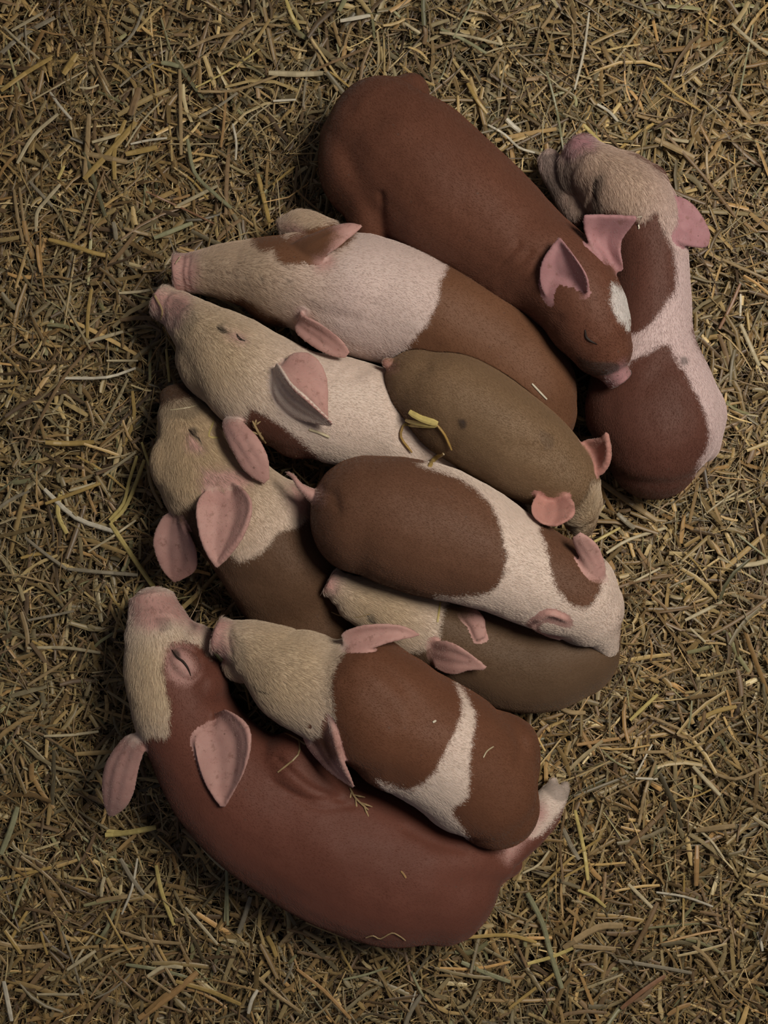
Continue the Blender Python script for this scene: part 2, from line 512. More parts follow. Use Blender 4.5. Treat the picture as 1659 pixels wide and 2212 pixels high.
pig(id='P3', label='piglet with pinkish white shoulders, brown hindquarters and a brown patch before its ear',
    brown=(.165, .074, .037), white=(.64, .53, .49), pink=PINK, base='brown',
    spine=[(380, 590), (560, 600), (720, 620), (940, 680), (1180, 840)],
    body=[[(500, 588, 6.8, 58, 3.4), (560, 596, 7.4, 78, 4.6), (630, 606, 7.8, 96, 5.6), (720, 625, 7.6, 122, 6.4), (800, 645, 7.6, 130, 6.8),
           (890, 672, 7.4, 128, 6.8), (980, 712, 7.2, 130, 6.6), (1070, 768, 6.8, 122, 6.2), (1130, 830, 6.2, 112, 5.6), (1150, 890, 5.2, 96, 5.0)]],
    fine=[([(560, 596, 7.4, 76, 4.4), (490, 588, 6.9, 60, 3.6), (440, 587, 6.6, 48, 2.8), (415, 588, 6.5, 42, 2.4)], 'round', 'round'),
          ([(424, 588, 6.4, 38, 2.2), (400, 589, 6.3, 40, 2.35), (382, 590, 6.3, 41, 2.4)], 'round', 'flat'),
          ([(700, 520, 6, 50, 2.6), (655, 492, 5.2, 36, 2.2), (625, 492, 4.6, 24, 1.7)], 'round', 'round')],
    blobs=[(640, 560, 7.6, 62, 50, 4.6, 0), (590, 655, 6, 70, 50, 4.4, 20), (800, 560, 8.8, 70, 50, 3.4, 20)],
    ears=[([(628, 528, 12.2), (690, 498, 13.6), (745, 482, 14.2), (784, 486, 14.2)],
           [(672, 570, 13.0), (718, 540, 14.4), (756, 510, 14.6), (784, 488, 14.2)], -.45),
          ([(640, 712, 11.0), (672, 742, 11.2), (712, 764, 11.3), (748, 774, 11.2)],
           [(650, 680, 12.6), (692, 702, 13.0), (730, 730, 12.4), (756, 762, 11.4)], .35)],
    white_p=[[(300, 500), (460, 515), (520, 508), (560, 545), (590, 540), (600, 565), (640, 572), (680, 555), (760, 520), (740, 480), (650, 500), (610, 510), (590, 440), (780, 440), (900, 530), (962, 572),
              (950, 610), (945, 650), (928, 690), (905, 720), (880, 750), (850, 790), (700, 800), (600, 740), (615, 700), (570, 680), (530, 650), (480, 645), (440, 660), (300, 660)]],
    pink_p=[[(340, 520), (410, 530), (422, 560), (424, 600), (420, 650), (350, 650)], [(685, 560), (712, 552), (720, 572), (700, 585), (682, 580)], [(640, 672), (672, 690), (665, 720), (640, 705)],
            [(612, 492), (632, 486), (650, 500), (630, 506)]],
    earbrown=[[(600, 500), (660, 495), (705, 482), (728, 500), (715, 535), (685, 575), (620, 590)]],
    cream2=(660, 480, 90), cream=(500, 590, 190), dirt_p=[([(562, 600), (570, 602), (568, 608)], .5), ([(618, 604), (628, 607), (624, 612)], .4), ([(425, 620), (460, 640), (450, 655), (425, 645)], .3)],
    grooves=[([(395, 556), (391, 590), (398, 625)], 5, 1.5), ([(408, 552), (404, 590), (410, 630)], 4, 1.1), ([(660, 660), (700, 680), (760, 690)], 14, 1.6), ([(850, 560), (830, 640), (800, 700)], 40, 1.2)],
    bulges=[(760, 600, 60, 1.5), (1000, 690, 80, 1.2)],
    eyes=[])

pig(id='P5', label='cream-headed white piglet with dark brown neck patch, lying under golden-tan and belted piglets',
    brown=(.12, .045, .028), white=WHITE, pink=PINK, base='white',
    spine=[(350, 650), (480, 760), (620, 860), (800, 920), (1090, 1080)],
    body=[[(430, 710, 7.4, 60, 3.6), (490, 765, 8.0, 96, 4.8), (550, 820, 8.2, 112, 5.4), (640, 866, 7.8, 112, 5.6),
           (740, 890, 7.2, 116, 5.6), (820, 910, 6.6, 108, 5.2), (900, 960, 6.0, 88, 4.4), (990, 1020, 5.8, 76, 3.8), (1070, 1070, 5.4, 66, 3.4), (1100, 1090, 5, 52, 3)],
          [(740, 880, 8.2, 96, 4.2), (800, 860, 8.2, 58, 3.2)]],
    fine=[([(450, 730, 7.6, 72, 3.9), (412, 695, 7.2, 54, 3.0), (385, 672, 6.8, 42, 2.4)], 'round', 'round'),
          ([(386, 672, 6.7, 38, 2.2), (366, 660, 6.4, 38, 2.2), (350, 652, 6.2, 36, 2.2)], 'round', 'flat')],
    blobs=[(500, 722, 11.0, 36, 20, 1.5, 30), (440, 800, 6.8, 50, 80, 3.8, -30), (790, 840, 9, 46, 46, 3, 0), (640, 930, 7, 70, 60, 4, 40)],
    ears=[([(628, 768, 13.4), (672, 768, 13.8), (702, 812, 13.9), (708, 900, 14.0)],
           [(600, 790, 14.6), (628, 832, 16.6), (668, 868, 16.8), (720, 916, 15.0)], .9),
          ([(590, 812, 13.4), (596, 858, 12.9), (640, 902, 12.9), (718, 920, 14.4)],
           [(598, 786, 14.6), (626, 828, 16.6), (666, 864, 16.8), (720, 914, 15.0)], .1, 0),
          ([(484, 912, 10.6), (500, 960, 11.8), (530, 1010, 11.9), (572, 1044, 11.4)],
           [(520, 912, 11.8), (552, 946, 12.8), (575, 990, 12.6), (580, 1036, 11.6)], -.3)],
    brown_p=[[(535, 880), (565, 895), (600, 915), (640, 945), (672, 975), (690, 1000), (700, 1060), (600, 1060), (560, 1000), (530, 930)],
             [(985, 985), (1030, 1000), (1080, 1040), (1140, 1090), (1140, 1130), (1060, 1100), (990, 1030)]],
    pink_p=[[(300, 620), (395, 628), (412, 650), (395, 690), (372, 715), (340, 700), (310, 690)], [(488, 716), (520, 722), (530, 740), (500, 736)]],
    cream=(440, 760, 170), dirt_p=[([(370, 640), (410, 660), (425, 690), (400, 720), (370, 690)], .3), ([(470, 704), (486, 712), (482, 720), (472, 714)], .9)],
    grooves=[([(362, 632), (352, 655), (356, 690)], 5, 1.0), ([(470, 708), (500, 728), (528, 738)], 6, 1.0), ([(690, 800), (740, 820), (790, 800)], 12, 1.0), ([(838, 870), (860, 900), (862, 950)], 10, 1.4), ([(740, 790), (700, 830)], 10, .8)],
    bulges=[(830, 850, 30, 2.5)],
    eyes=[[(468, 706), (478, 716), (490, 718)], [(511, 722), (518, 732), (530, 737)]])

pig(id='P10', label='curled red-brown piglet at the bottom of the pile, white face and pink hind foot',
    brown=(.150, .052, .034), white=WHITE, pink=PINK, base='brown',
    spine=[(330, 1290), (370, 1450), (430, 1620), (620, 1790), (950, 1900)],
    body=[[(345, 1375, 7.2, 74, 3.8), (362, 1440, 7.6, 92, 4.7), (388, 1520, 7.6, 104, 5.2), (430, 1600, 7.0, 112, 5.4), (490, 1680, 6.6, 132, 5.8),
           (570, 1740, 6.4, 152, 6.2), (670, 1800, 6.4, 164, 6.4), (780, 1850, 6.4, 168, 6.6), (880, 1888, 6.4, 158, 6.6), (950, 1908, 6.0, 128, 6.0)],
          [(900, 1860, 8, 90, 4.6), (990, 1850, 7, 70, 4.2), (1060, 1852, 5.4, 48, 3.2)],
          [(640, 1660, 8, 84, 4), (690, 1700, 8.4, 60, 3.4)],
          [(1050, 1872, 4, 44, 3), (1095, 1862, 3, 30, 2.2)]],
    fine=[([(355, 1400, 7.4, 82, 4.2), (340, 1350, 7.0, 66, 3.4), (332, 1320, 6.6, 54, 2.8)], 'round', 'round'),
          ([(332, 1322, 6.6, 49, 2.5), (328, 1302, 6.4, 49, 2.6), (326, 1290, 6.3, 48, 2.6)], 'round', 'flat'),
          ([(1040, 1850, 5.6, 46, 2.9), (1094, 1834, 5.0, 40, 2.2), (1140, 1796, 4.4, 36, 1.8), (1174, 1756, 3.8, 36, 1.7), (1194, 1722, 3.4, 29, 1.4)], 'round', 'round'),
          ([(1180, 1728, 3.3, 16, 1.1), (1190, 1704, 3.0, 12, .9), (1194, 1688, 2.8, 8, .6)], 'round', 'round'),
          ([(1198, 1736, 3.0, 14, 1.0), (1214, 1712, 2.7, 11, .8), (1220, 1697, 2.5, 8, .5)], 'round', 'round')],
    blobs=[(398, 1436, 10.9, 42, 32, 1.5, 50), (420, 1390, 7.4, 42, 44, 3.4, 0), (450, 1480, 8, 44, 60, 4, 0), (1165, 1762, 3.6, 36, 30, 1.6, -45)],
    ears=[([(276, 1590, 8.2), (234, 1645, 7.8), (222, 1710, 6.8), (234, 1762, 5.6)],
           [(312, 1608, 10.4), (296, 1660, 9.4), (276, 1730, 7.6), (244, 1764, 5.8)], -.4),
          ([(446, 1572, 11.6), (421, 1602, 12.6), (440, 1680, 12.8), (479, 1744, 13.0)],
           [(488, 1534, 12.8), (536, 1580, 14.4), (526, 1664, 14.4), (484, 1744, 13.0)], 1.1)],
    white_p=[[(240, 1260), (420, 1270), (480, 1380), (460, 1420), (430, 1392), (390, 1385), (362, 1400), (352, 1440), (356, 1480), (366, 1530), (362, 1590), (330, 1592), (310, 1600), (270, 1620), (220, 1500)],
             [(1120, 1780), (1150, 1720), (1200, 1670), (1240, 1700), (1190, 1780), (1150, 1810)]],
    pink_p=[[(260, 1270), (385, 1280), (430, 1340), (450, 1350), (430, 1370), (400, 1352), (365, 1345), (340, 1362), (290, 1350)], [(362, 1400), (392, 1396), (425, 1440), (415, 1468), (390, 1475), (362, 1450)],
            [(1085, 1850), (1090, 1810), (1140, 1760), (1165, 1735), (1180, 1765), (1130, 1820), (1100, 1860)]],
    cream=(330, 1480, 150), dirt_p=[([(335, 1335), (365, 1340), (368, 1358), (345, 1362)], .35), ([(370, 1402), (386, 1408), (388, 1422), (376, 1418)], .85), ([(410, 1345), (424, 1350), (420, 1360)], .5), ([(1170, 1700), (1240, 1670), (1240, 1710), (1205, 1730)], .45)],
    grooves=[([(600, 1640), (670, 1700), (730, 1722)], 8, 2.0), ([(590, 1690), (660, 1725), (740, 1728)], 8, 1.6), ([(620, 1715), (690, 1745), (760, 1740)], 9, 1.2), ([(370, 1402), (390, 1424), (412, 1456)], 7, 1.2),
             ([(285, 1318), (330, 1312), (380, 1320)], 5, .8), ([(285, 1332), (330, 1326), (385, 1338)], 5, .8), ([(880, 1790), (930, 1820), (1000, 1835)], 12, 1.5), ([(860, 1800), (840, 1850), (800, 1880)], 40, 1.6)],
    bulges=[(640, 1680, 30, 2.0), (930, 1870, 70, 2.5), (700, 1830, 60, 1.8)],
    eyes=[[(371, 1404), (382, 1420), (396, 1430), (406, 1444), (412, 1460)]])

pig(id='P2', label='brown and white patched piglet along the right edge of the pile, pink ear spread',
    brown=(.115, .043, .029), white=(.62, .50, .49), pink=(.42, .23, .25), base='brown',
    spine=[(1248, 318), (1350, 420), (1400, 560), (1400, 760), (1410, 1000)],
    body=[[(1290, 375, 6.4, 58, 3.6), (1335, 410, 6.8, 82, 4.5), (1368, 455, 6.8, 90, 5.0), (1388, 520, 6.2, 88, 5.0), (1398, 600, 5.8, 88, 5.0),
           (1398, 690, 5.6, 92, 5.0), (1396, 770, 5.6, 112, 5.4), (1406, 860, 6.0, 142, 6.0), (1414, 920, 6.2, 143, 6.2), (1413, 962, 5.8, 124, 5.7), (1411, 984, 5.2, 98, 5.0)],
          [(1470, 820, 4.6, 46, 4), (1510, 890, 4.4, 52, 4.4), (1510, 960, 4, 40, 4)]],
    fine=[([(1312, 392, 6.6, 70, 4.0), (1275, 358, 6.2, 50, 3.0), (1258, 335, 5.9, 38, 2.3)], 'round', 'round'),
          ([(1260, 340, 5.8, 29, 1.9), (1252, 325, 5.7, 30, 2.0), (1247, 315, 5.6, 30, 2.0)], 'round', 'flat'),
          ([(1250, 460, 3.4, 30, 2.2), (1215, 405, 3.2, 26, 1.6), (1192, 362, 3.0, 26, 1.4), (1186, 348, 2.9, 22, 1.2)], 'round', 'round')],
    blobs=[(1232, 375, 4.8, 26, 48, 2.2, -10), (1400, 400, 6.6, 40, 40, 3.4, 0)],
    ears=[([(1432, 430, 8.6), (1474, 430, 9.8), (1512, 465, 9.4), (1531, 506, 8.6), (1527, 531, 8.2)],
           [(1438, 496, 9.2), (1462, 518, 10.2), (1486, 527, 9.8), (1510, 531, 9.0), (1525, 532, 8.3)], .6)],
    white_p=[[(1200, 300), (1300, 300), (1440, 380), (1480, 480), (1500, 640), (1500, 740), (1580, 860), (1600, 960), (1520, 1060), (1508, 1010), (1530, 960), (1525, 900), (1500, 850), (1470, 790), (1440, 745), (1400, 760), (1365, 778), (1350, 800), (1340, 760), (1362, 725), (1400, 705), (1440, 650), (1460, 610), (1450, 540), (1425, 480), (1420, 460), (1385, 480), (1370, 470), (1300, 450), (1220, 470), (1130, 400), (1130, 300)]],
    pink_p=[[(1205, 290), (1280, 290), (1284, 322), (1262, 328), (1238, 345), (1215, 340)]],
    cream=(1320, 400, 170), dirt_p=[([(1280, 385), (1302, 380), (1300, 400), (1292, 430), (1305, 455), (1285, 460), (1278, 420)], .7), ([(1215, 340), (1232, 350), (1235, 410), (1222, 400)], .5), ([(1172, 335), (1205, 340), (1225, 400), (1190, 420)], .6), ([(1470, 772), (1482, 772), (1484, 784), (1474, 786)], .6)],
    grooves=[([(1222, 335), (1218, 370), (1228, 420)], 7, 2.4), ([(1286, 388), (1282, 415), (1290, 440)], 7, 1.4), ([(1236, 342), (1262, 330), (1284, 326)], 4, .9), ([(1440, 790), (1390, 830), (1300, 820)], 26, 2)],
    bulges=[(1322, 405, 34, 1.5), (1440, 960, 60, 2)],
    eyes=[[(1290, 386), (1284, 400), (1286, 420), (1292, 436)]])

pig(id='P8', label='dun-brown piglet with cream face, lying beneath the broad-belted piglet in the middle',
    brown=DUN, white=WHITE, pink=PINK, base='brown',
    spine=[(700, 1250), (850, 1310), (1000, 1390), (1150, 1430), (1300, 1400)],
    body=[[(770, 1295, 8.6, 48, 2.8), (840, 1320, 8.0, 74, 4.0), (910, 1345, 7.0, 84, 4.8), (1000, 1385, 6.2, 100, 5.2), (1090, 1420, 5.6, 112, 5.4),
           (1170, 1425, 5.6, 114, 5.6), (1230, 1408, 5.4, 106, 5.4)]],
    fine=[([(820, 1312, 8.2, 62, 3.4), (765, 1288, 8.7, 46, 2.6), (740, 1274, 8.8, 36, 2.1)], 'round', 'round'),
          ([(744, 1276, 8.8, 30, 1.8), (724, 1264, 8.8, 31, 1.85), (712, 1257, 8.8, 30, 1.85)], 'round', 'flat')],
    blobs=[(800, 1322, 8.0, 50, 36, 3.0, 20), (1250, 1400, 5.4, 80, 100, 5, 0)],
    ears=[([(985, 1311, 9.8), (1018, 1316, 10.6), (1041, 1338, 11.3), (1046, 1376, 11.2)],
           [(985, 1332, 9.8), (1006, 1336, 10.6), (1021, 1352, 11.2), (1033, 1380, 11.2)], -.1),
          ([(925, 1390, 10.8), (968, 1388, 13.0), (1010, 1410, 13.4), (1050, 1442, 12.6)],
           [(940, 1440, 10.6), (976, 1456, 11.6), (1012, 1446, 12.4), (1047, 1445, 12.5)], .1)],
    white_p=[[(680, 1210), (960, 1280), (958, 1310), (950, 1350), (935, 1400), (820, 1400), (680, 1300)]],
    pink_p=[[(680, 1220), (722, 1230), (735, 1250), (728, 1275), (715, 1290), (690, 1280)]],
    earbrown=[[(960, 1290), (1012, 1296), (1016, 1330), (960, 1345)]],
    cream=(820, 1310, 130), dirt_p=[([(790, 1325), (806, 1330), (806, 1345), (794, 1342)], .7)],
    grooves=[([(722, 1236), (716, 1255), (722, 1275)], 4, .8), ([(795, 1328), (808, 1345), (822, 1348)], 6, 1.2)],
    bulges=[(1260, 1380, 60, 1.5)],
    eyes=[[(794, 1328), (800, 1340), (812, 1347)]])

pig(id='P6', label='dun-backed piglet with cream head and two wide pink ears, at the left edge',
    brown=(.125, .067, .037), white=(.64, .53, .43), pink=PINK, base='brown',
    spine=[(380, 860), (430, 1000), (520, 1120), (600, 1240), (700, 1380)],
    body=[[(400, 900, 5.0, 56, 3.4), (422, 965, 5.6, 84, 4.6), (452, 1035, 6.0, 108, 5.2), (510, 1100, 6.2, 116, 5.6), (570, 1170, 6.0, 124, 5.6),
           (615, 1236, 5.4, 124, 5.0), (650, 1295, 4.2, 118, 4.2), (680, 1350, 3.6, 100, 3.6)],
          [(560, 1090, 7.4, 96, 4.0), (620, 1090, 7, 54, 3.6)]],
    fine=[([(408, 920, 5.2, 62, 3.6), (392, 872, 4.6, 46, 2.6), (386, 850, 4.3, 40, 2.2)], 'round', 'flat')],
    blobs=[(418, 955, 9.4, 22, 30, .9, -35), (370, 1000, 5.6, 40, 70, 4, 0), (440, 1060, 7, 80, 60, 4.4, 0)],
    ears=[([(456, 1052, 11.0), (427, 1092, 12.8), (437, 1168, 13.2), (468, 1224, 12.6)],
           [(506, 1044, 11.8), (541, 1086, 13.8), (522, 1156, 14.0), (468, 1224, 12.6)], 1.3),
          ([(360, 1112, 7.4), (334, 1165, 7.8), (348, 1222, 7.0), (376, 1258, 5.8)],
           [(392, 1128, 9.6), (420, 1190, 9.6), (418, 1232, 8.2), (376, 1258, 5.8)], .4)],
    white_p=[[(320, 880), (470, 860), (600, 980), (680, 1050), (670, 1110), (640, 1140), (600, 1150), (570, 1190), (520, 1215), (500, 1200), (470, 1170), (440, 1100), (400, 1095), (370, 1110), (340, 1110), (300, 1000)]],
    pink_p=[[(402, 935), (420, 938), (440, 968), (425, 978), (404, 965)], [(430, 1010), (520, 1010), (540, 1050), (440, 1062)], [(620, 1040), (660, 1060), (680, 1110), (640, 1110)]],
    cream=(400, 980, 190), dirt_p=[([(340, 830), (440, 840), (420, 900), (350, 890)], .4), ([(408, 925), (422, 925), (422, 938), (412, 936)], .9)],
    grooves=[([(404, 930), (425, 946), (438, 966)], 7, 1.2), ([(540, 1030), (590, 1060), (600, 1100)], 20, 1.0), ([(480, 1240), (540, 1260), (600, 1330)], 30, 1.2)],
    bulges=[(640, 1250, 50, 1.5), (610, 1070, 36, 1.6)],
    eyes=[[(408, 928), (418, 940), (430, 950), (438, 966)]])


# ---------------------------------------------------------------- piglets (building)
def smooth_noise(co, scale, seed):
    from mathutils import noise
    off = Vector((seed * 3.1, seed * 1.7, seed * .9))
    return np.array([noise.noise(Vector(c) * scale + off) for c in co])


def build_pig(k, uppers):
    body = Soup()
    for t in k['body']: body.tube(t)
    for b in k['blobs'][1:] if k.get('skip0') else k['blobs']:
        if b[5] > 2.6: body.blob(*b)
    m1 = remeshed(body.v, body.f, .0042, 9, .5)
    co1, _ = mesh_np(m1)
    f1 = [tuple(p.vertices) for p in m1.polygons]
    bpy.data.meshes.remove(m1)
    bvh1 = BVHTree.FromPolygons([Vector(c) for c in co1], f1)
    fine = Soup()
    for t, c0, c1 in k['fine']: fine.tube(t, c0, c1, n=18, sub=5)
    for b in k['blobs']:
        if b[5] <= 2.6: fine.blob(*b)
    earpts, earu, earn, earid = [], [], [], []
    for ie, e in enumerate(k['ears']):
        G, U, Nn = fine.sheet(e[0], e[1], e[2], bvh=bvh1)
        earpts.append(G); earu.append(U); earn.append(Nn); earid.append(np.full(len(U), ie))
    me = remeshed([tuple(c) for c in co1], f1, .0015, 6, .5, extra=(fine.v, fine.f))
    co, no = mesh_np(me)
    # yield to the piglets lying on top
    for ub in uppers:
        lo, hi = ub['lo'], ub['hi']
        idx = np.where(np.all((co > lo) & (co < hi), axis=1))[0]
        if not len(idx): continue
        bvh = ub['bvh']; moved = 0
        for i in idx:
            v = Vector(co[i])
            loc, n, _, d = bvh.find_nearest(v)
            if loc is None: continue
            if (v - loc).dot(n) < 0.0006 and d < .05:
                inside = (v - loc).dot(n) < 0
                if inside:
                    q, cnt = v.copy(), 0
                    while cnt < 9:
                        hh = bvh.ray_cast(q, Vector((.01, .02, 1)).normalized())
                        if hh[0] is None: break
                        cnt += 1; q = hh[0] + Vector((.01, .02, 1)).normalized() * 1e-5
                    if cnt % 2 == 0: continue
                elif d > .001: continue
                if inside and n.z > .35:
                    h = bvh.ray_cast(v, Vector((0, 0, -1)))
                    if h[0] is not None and h[1].z < 0: co[i] = (v.x, v.y, h[0].z - .0008)
                else:
                    co[i] = loc + n * .0009
                moved += 1
    co[:, 2] = np.maximum(co[:, 2], -.012)
    P = to_px(co)
    up = np.clip(no[:, 2] * 1.5, 0, 1)
    disp = np.zeros(len(co))
    for line, w, dep in k['grooves']:
        disp -= dep / 1000 * np.exp(-(line_d(P, line) / w) ** 2)
    for (x, y, r, hh) in k['bulges']:
        disp += hh / 1000 * np.exp(-(((P[:, 0] - x) ** 2 + (P[:, 1] - y) ** 2) / r ** 2))
    # ear mask
    EP = np.vstack(earpts); EU = np.concatenate(earu)
    from mathutils.kdtree import KDTree
    kd = KDTree(len(EP))
    for i, p in enumerate(EP): kd.insert(p, i)
    kd.balance()
    ear = np.zeros(len(co)); eu = np.zeros(len(co)); eid = np.zeros(len(co), int)
    EI = np.concatenate(earid)
    lo, hi = EP.min(0) - .01, EP.max(0) + .01
    for i in np.where(np.all((co > lo) & (co < hi), axis=1))[0]:
        _, j, d = kd.find(co[i])
        if d < .0062:
            ear[i] = 1; eu[i] = EU[j]; eid[i] = EI[j]
    nz = smooth_noise(co, 14, int(k['id'][1:])) * .0022 + smooth_noise(co, 30, 4) * .0011 + smooth_noise(co, 75, 2) * .00035
    co += no * ((disp * up * (1 - ear)) + nz)[:, None]
    # even out the thin ear rims
    E = np.empty(len(me.edges) * 2, np.int32); me.edges.foreach_get('vertices', E); E = E.reshape(-1, 2)
    E = E[(ear[E[:, 0]] > 0) & (ear[E[:, 1]] > 0)]
    deg = np.bincount(E.ravel(), minlength=len(co)).astype(float)
    sel = deg > 2
    for it in range(16):
        fac = .55 if it % 2 == 0 else -.50
        acc = np.stack([np.bincount(E[:, 0], co[E[:, 1], a], len(co)) + np.bincount(E[:, 1], co[E[:, 0], a], len(co)) for a in range(3)], 1)
        co[sel] += fac * (acc[sel] / deg[sel, None] - co[sel])
    me.vertices.foreach_set('co', co.astype(np.float32).ravel())
    # markings
    if k['base'] == 'white':
        w = np.full(len(co), 40.)
        for p in k['brown_p']: w = np.minimum(w, -poly_sd(P, p))
    else:
        w = np.full(len(co), -40.)
        for p in k['white_p']: w = np.maximum(w, poly_sd(P, p))
    pk = np.full(len(co), -60.)
    for p in k['pink_p']: pk = np.maximum(pk, poly_sd(P, p))
    est = np.array([(e[3] if len(e) > 3 else 1.) for e in k['ears']])[eid]
    epk = np.where(ear > 0, np.clip((eu - .11) * 190, -40, 30) * np.where(est > 0, 1, 0) - np.where(est > 0, 0, 40), -60)
    for p in k.get('earbrown', []):
        s = poly_sd(P, p)
        epk = np.where(ear > 0, np.minimum(epk, -s), epk)
        w = np.where(ear > 0, np.minimum(w, np.where(s > 0, -20, w)), w)
    pk = np.maximum(pk, epk)
    dirt = np.zeros(len(co))
    for p, a in k['dirt_p']:
        dirt = np.maximum(dirt, a * np.clip(poly_sd(P, p) / 6 + .7, 0, 1))
    cx, cy, cr = k['cream']
    c2 = k.get('cream2', (-999, -999, 1))
    cream = np.clip(1.35 - np.minimum(np.hypot(P[:, 0] - cx, P[:, 1] - cy) / cr, np.hypot(P[:, 0] - c2[0], P[:, 1] - c2[1]) / c2[2]), 0, 1) * (1 - ear)
    w = np.clip(w, -60, 60); pk = np.clip(pk, -60, 60)
    for nme, arr in (('white', w), ('pink', pk), ('dirt', dirt), ('cream', cream)):
        a = me.attributes.new(nme, 'FLOAT', 'POINT'); a.data.foreach_set('value', arr.astype(np.float32))
    me.shade_smooth()
    me.name = 'piglet'
    o = bpy.data.objects.new('piglet', me); COL.objects.link(o)
    me.materials.append(skin_material('coat_' + k['id'].lower(), k['brown'], k['white'], k['pink']))
    tag(o, k['label'], 'piglet', 'sleeping piglets piled on the straw')
    me.update()
    bvh = BVHTree.FromPolygons([Vector(c) for c in co], [tuple(p.vertices) for p in me.polygons])
    rec = dict(o=o, co=co, bvh=bvh, lo=co.min(0) - .004, hi=co.max(0) + .004, w=w, pk=pk, cream=cream, ear=ear, dirt=dirt, k=k)
    for t, c0, c1 in k['fine']:
        if c1 != 'flat': continue
        e, q = t[-1], t[-2]
        c = W(e[0], e[1], e[2] / 100); d = (c - W(q[0], q[1], q[2] / 100)).normalized()
        side = d.cross(Vector((0, 0, 1))).normalized(); upv = side.cross(d)
        rw = e[3] * S * .9; rh = e[4] / 100
        for sg in (-1, 1):
            a0 = c + side * sg * rw * .40 + upv * rh * .12 + d * .03
            h = bvh.ray_cast(a0, -d)
            if h[0] is None: continue
            sp = Soup(); rings = []
            for z_, f_ in ((-.0012, .3), (-.0006, .9), (.0003, 1.0), (.0008, .7), (.0009, .2)):
                rings.append([h[0] + d * z_ + side * .0026 * f_ * math.cos(a) + upv * .0034 * f_ * math.sin(a) for a in np.linspace(0, 2 * math.pi, 12, endpoint=False)])
            sp.rings(rings); link_mesh('nostril', sp.v, sp.f, NOSTRIL, o)  # solid dark cap on the snout face, no real hollow
    # eyes: dark lashes of the closed lids
    for e in k['eyes']:
        pts = []
        for p in catmull(e, 4):
            a = W(p[0], p[1], .3); b = W(p[0], p[1], 0.)
            h = bvh.ray_cast(a, (b - a).normalized())
            if h[0] is not None: pts.append(h[0] + h[1] * .0003)
        if len(pts) > 2:
            sp = Soup(); rings = []
            for i, p in enumerate(pts):
                t = (pts[min(i + 1, len(pts) - 1)] - pts[max(i - 1, 0)]).normalized()
                s1 = t.cross(Vector((0, 0, 1))).normalized(); s2 = s1.cross(t)
                r = .0013 * math.sin(math.pi * (.12 + .8 * i / (len(pts) - 1)))
                rings.append([p + s1 * r * math.cos(q) + s2 * r * .6 * math.sin(q) for q in np.linspace(0, 2 * math.pi, 8, endpoint=False)])
            sp.rings(rings)
            link_mesh('closed_eye', sp.v, sp.f, LASH, o)
    return rec


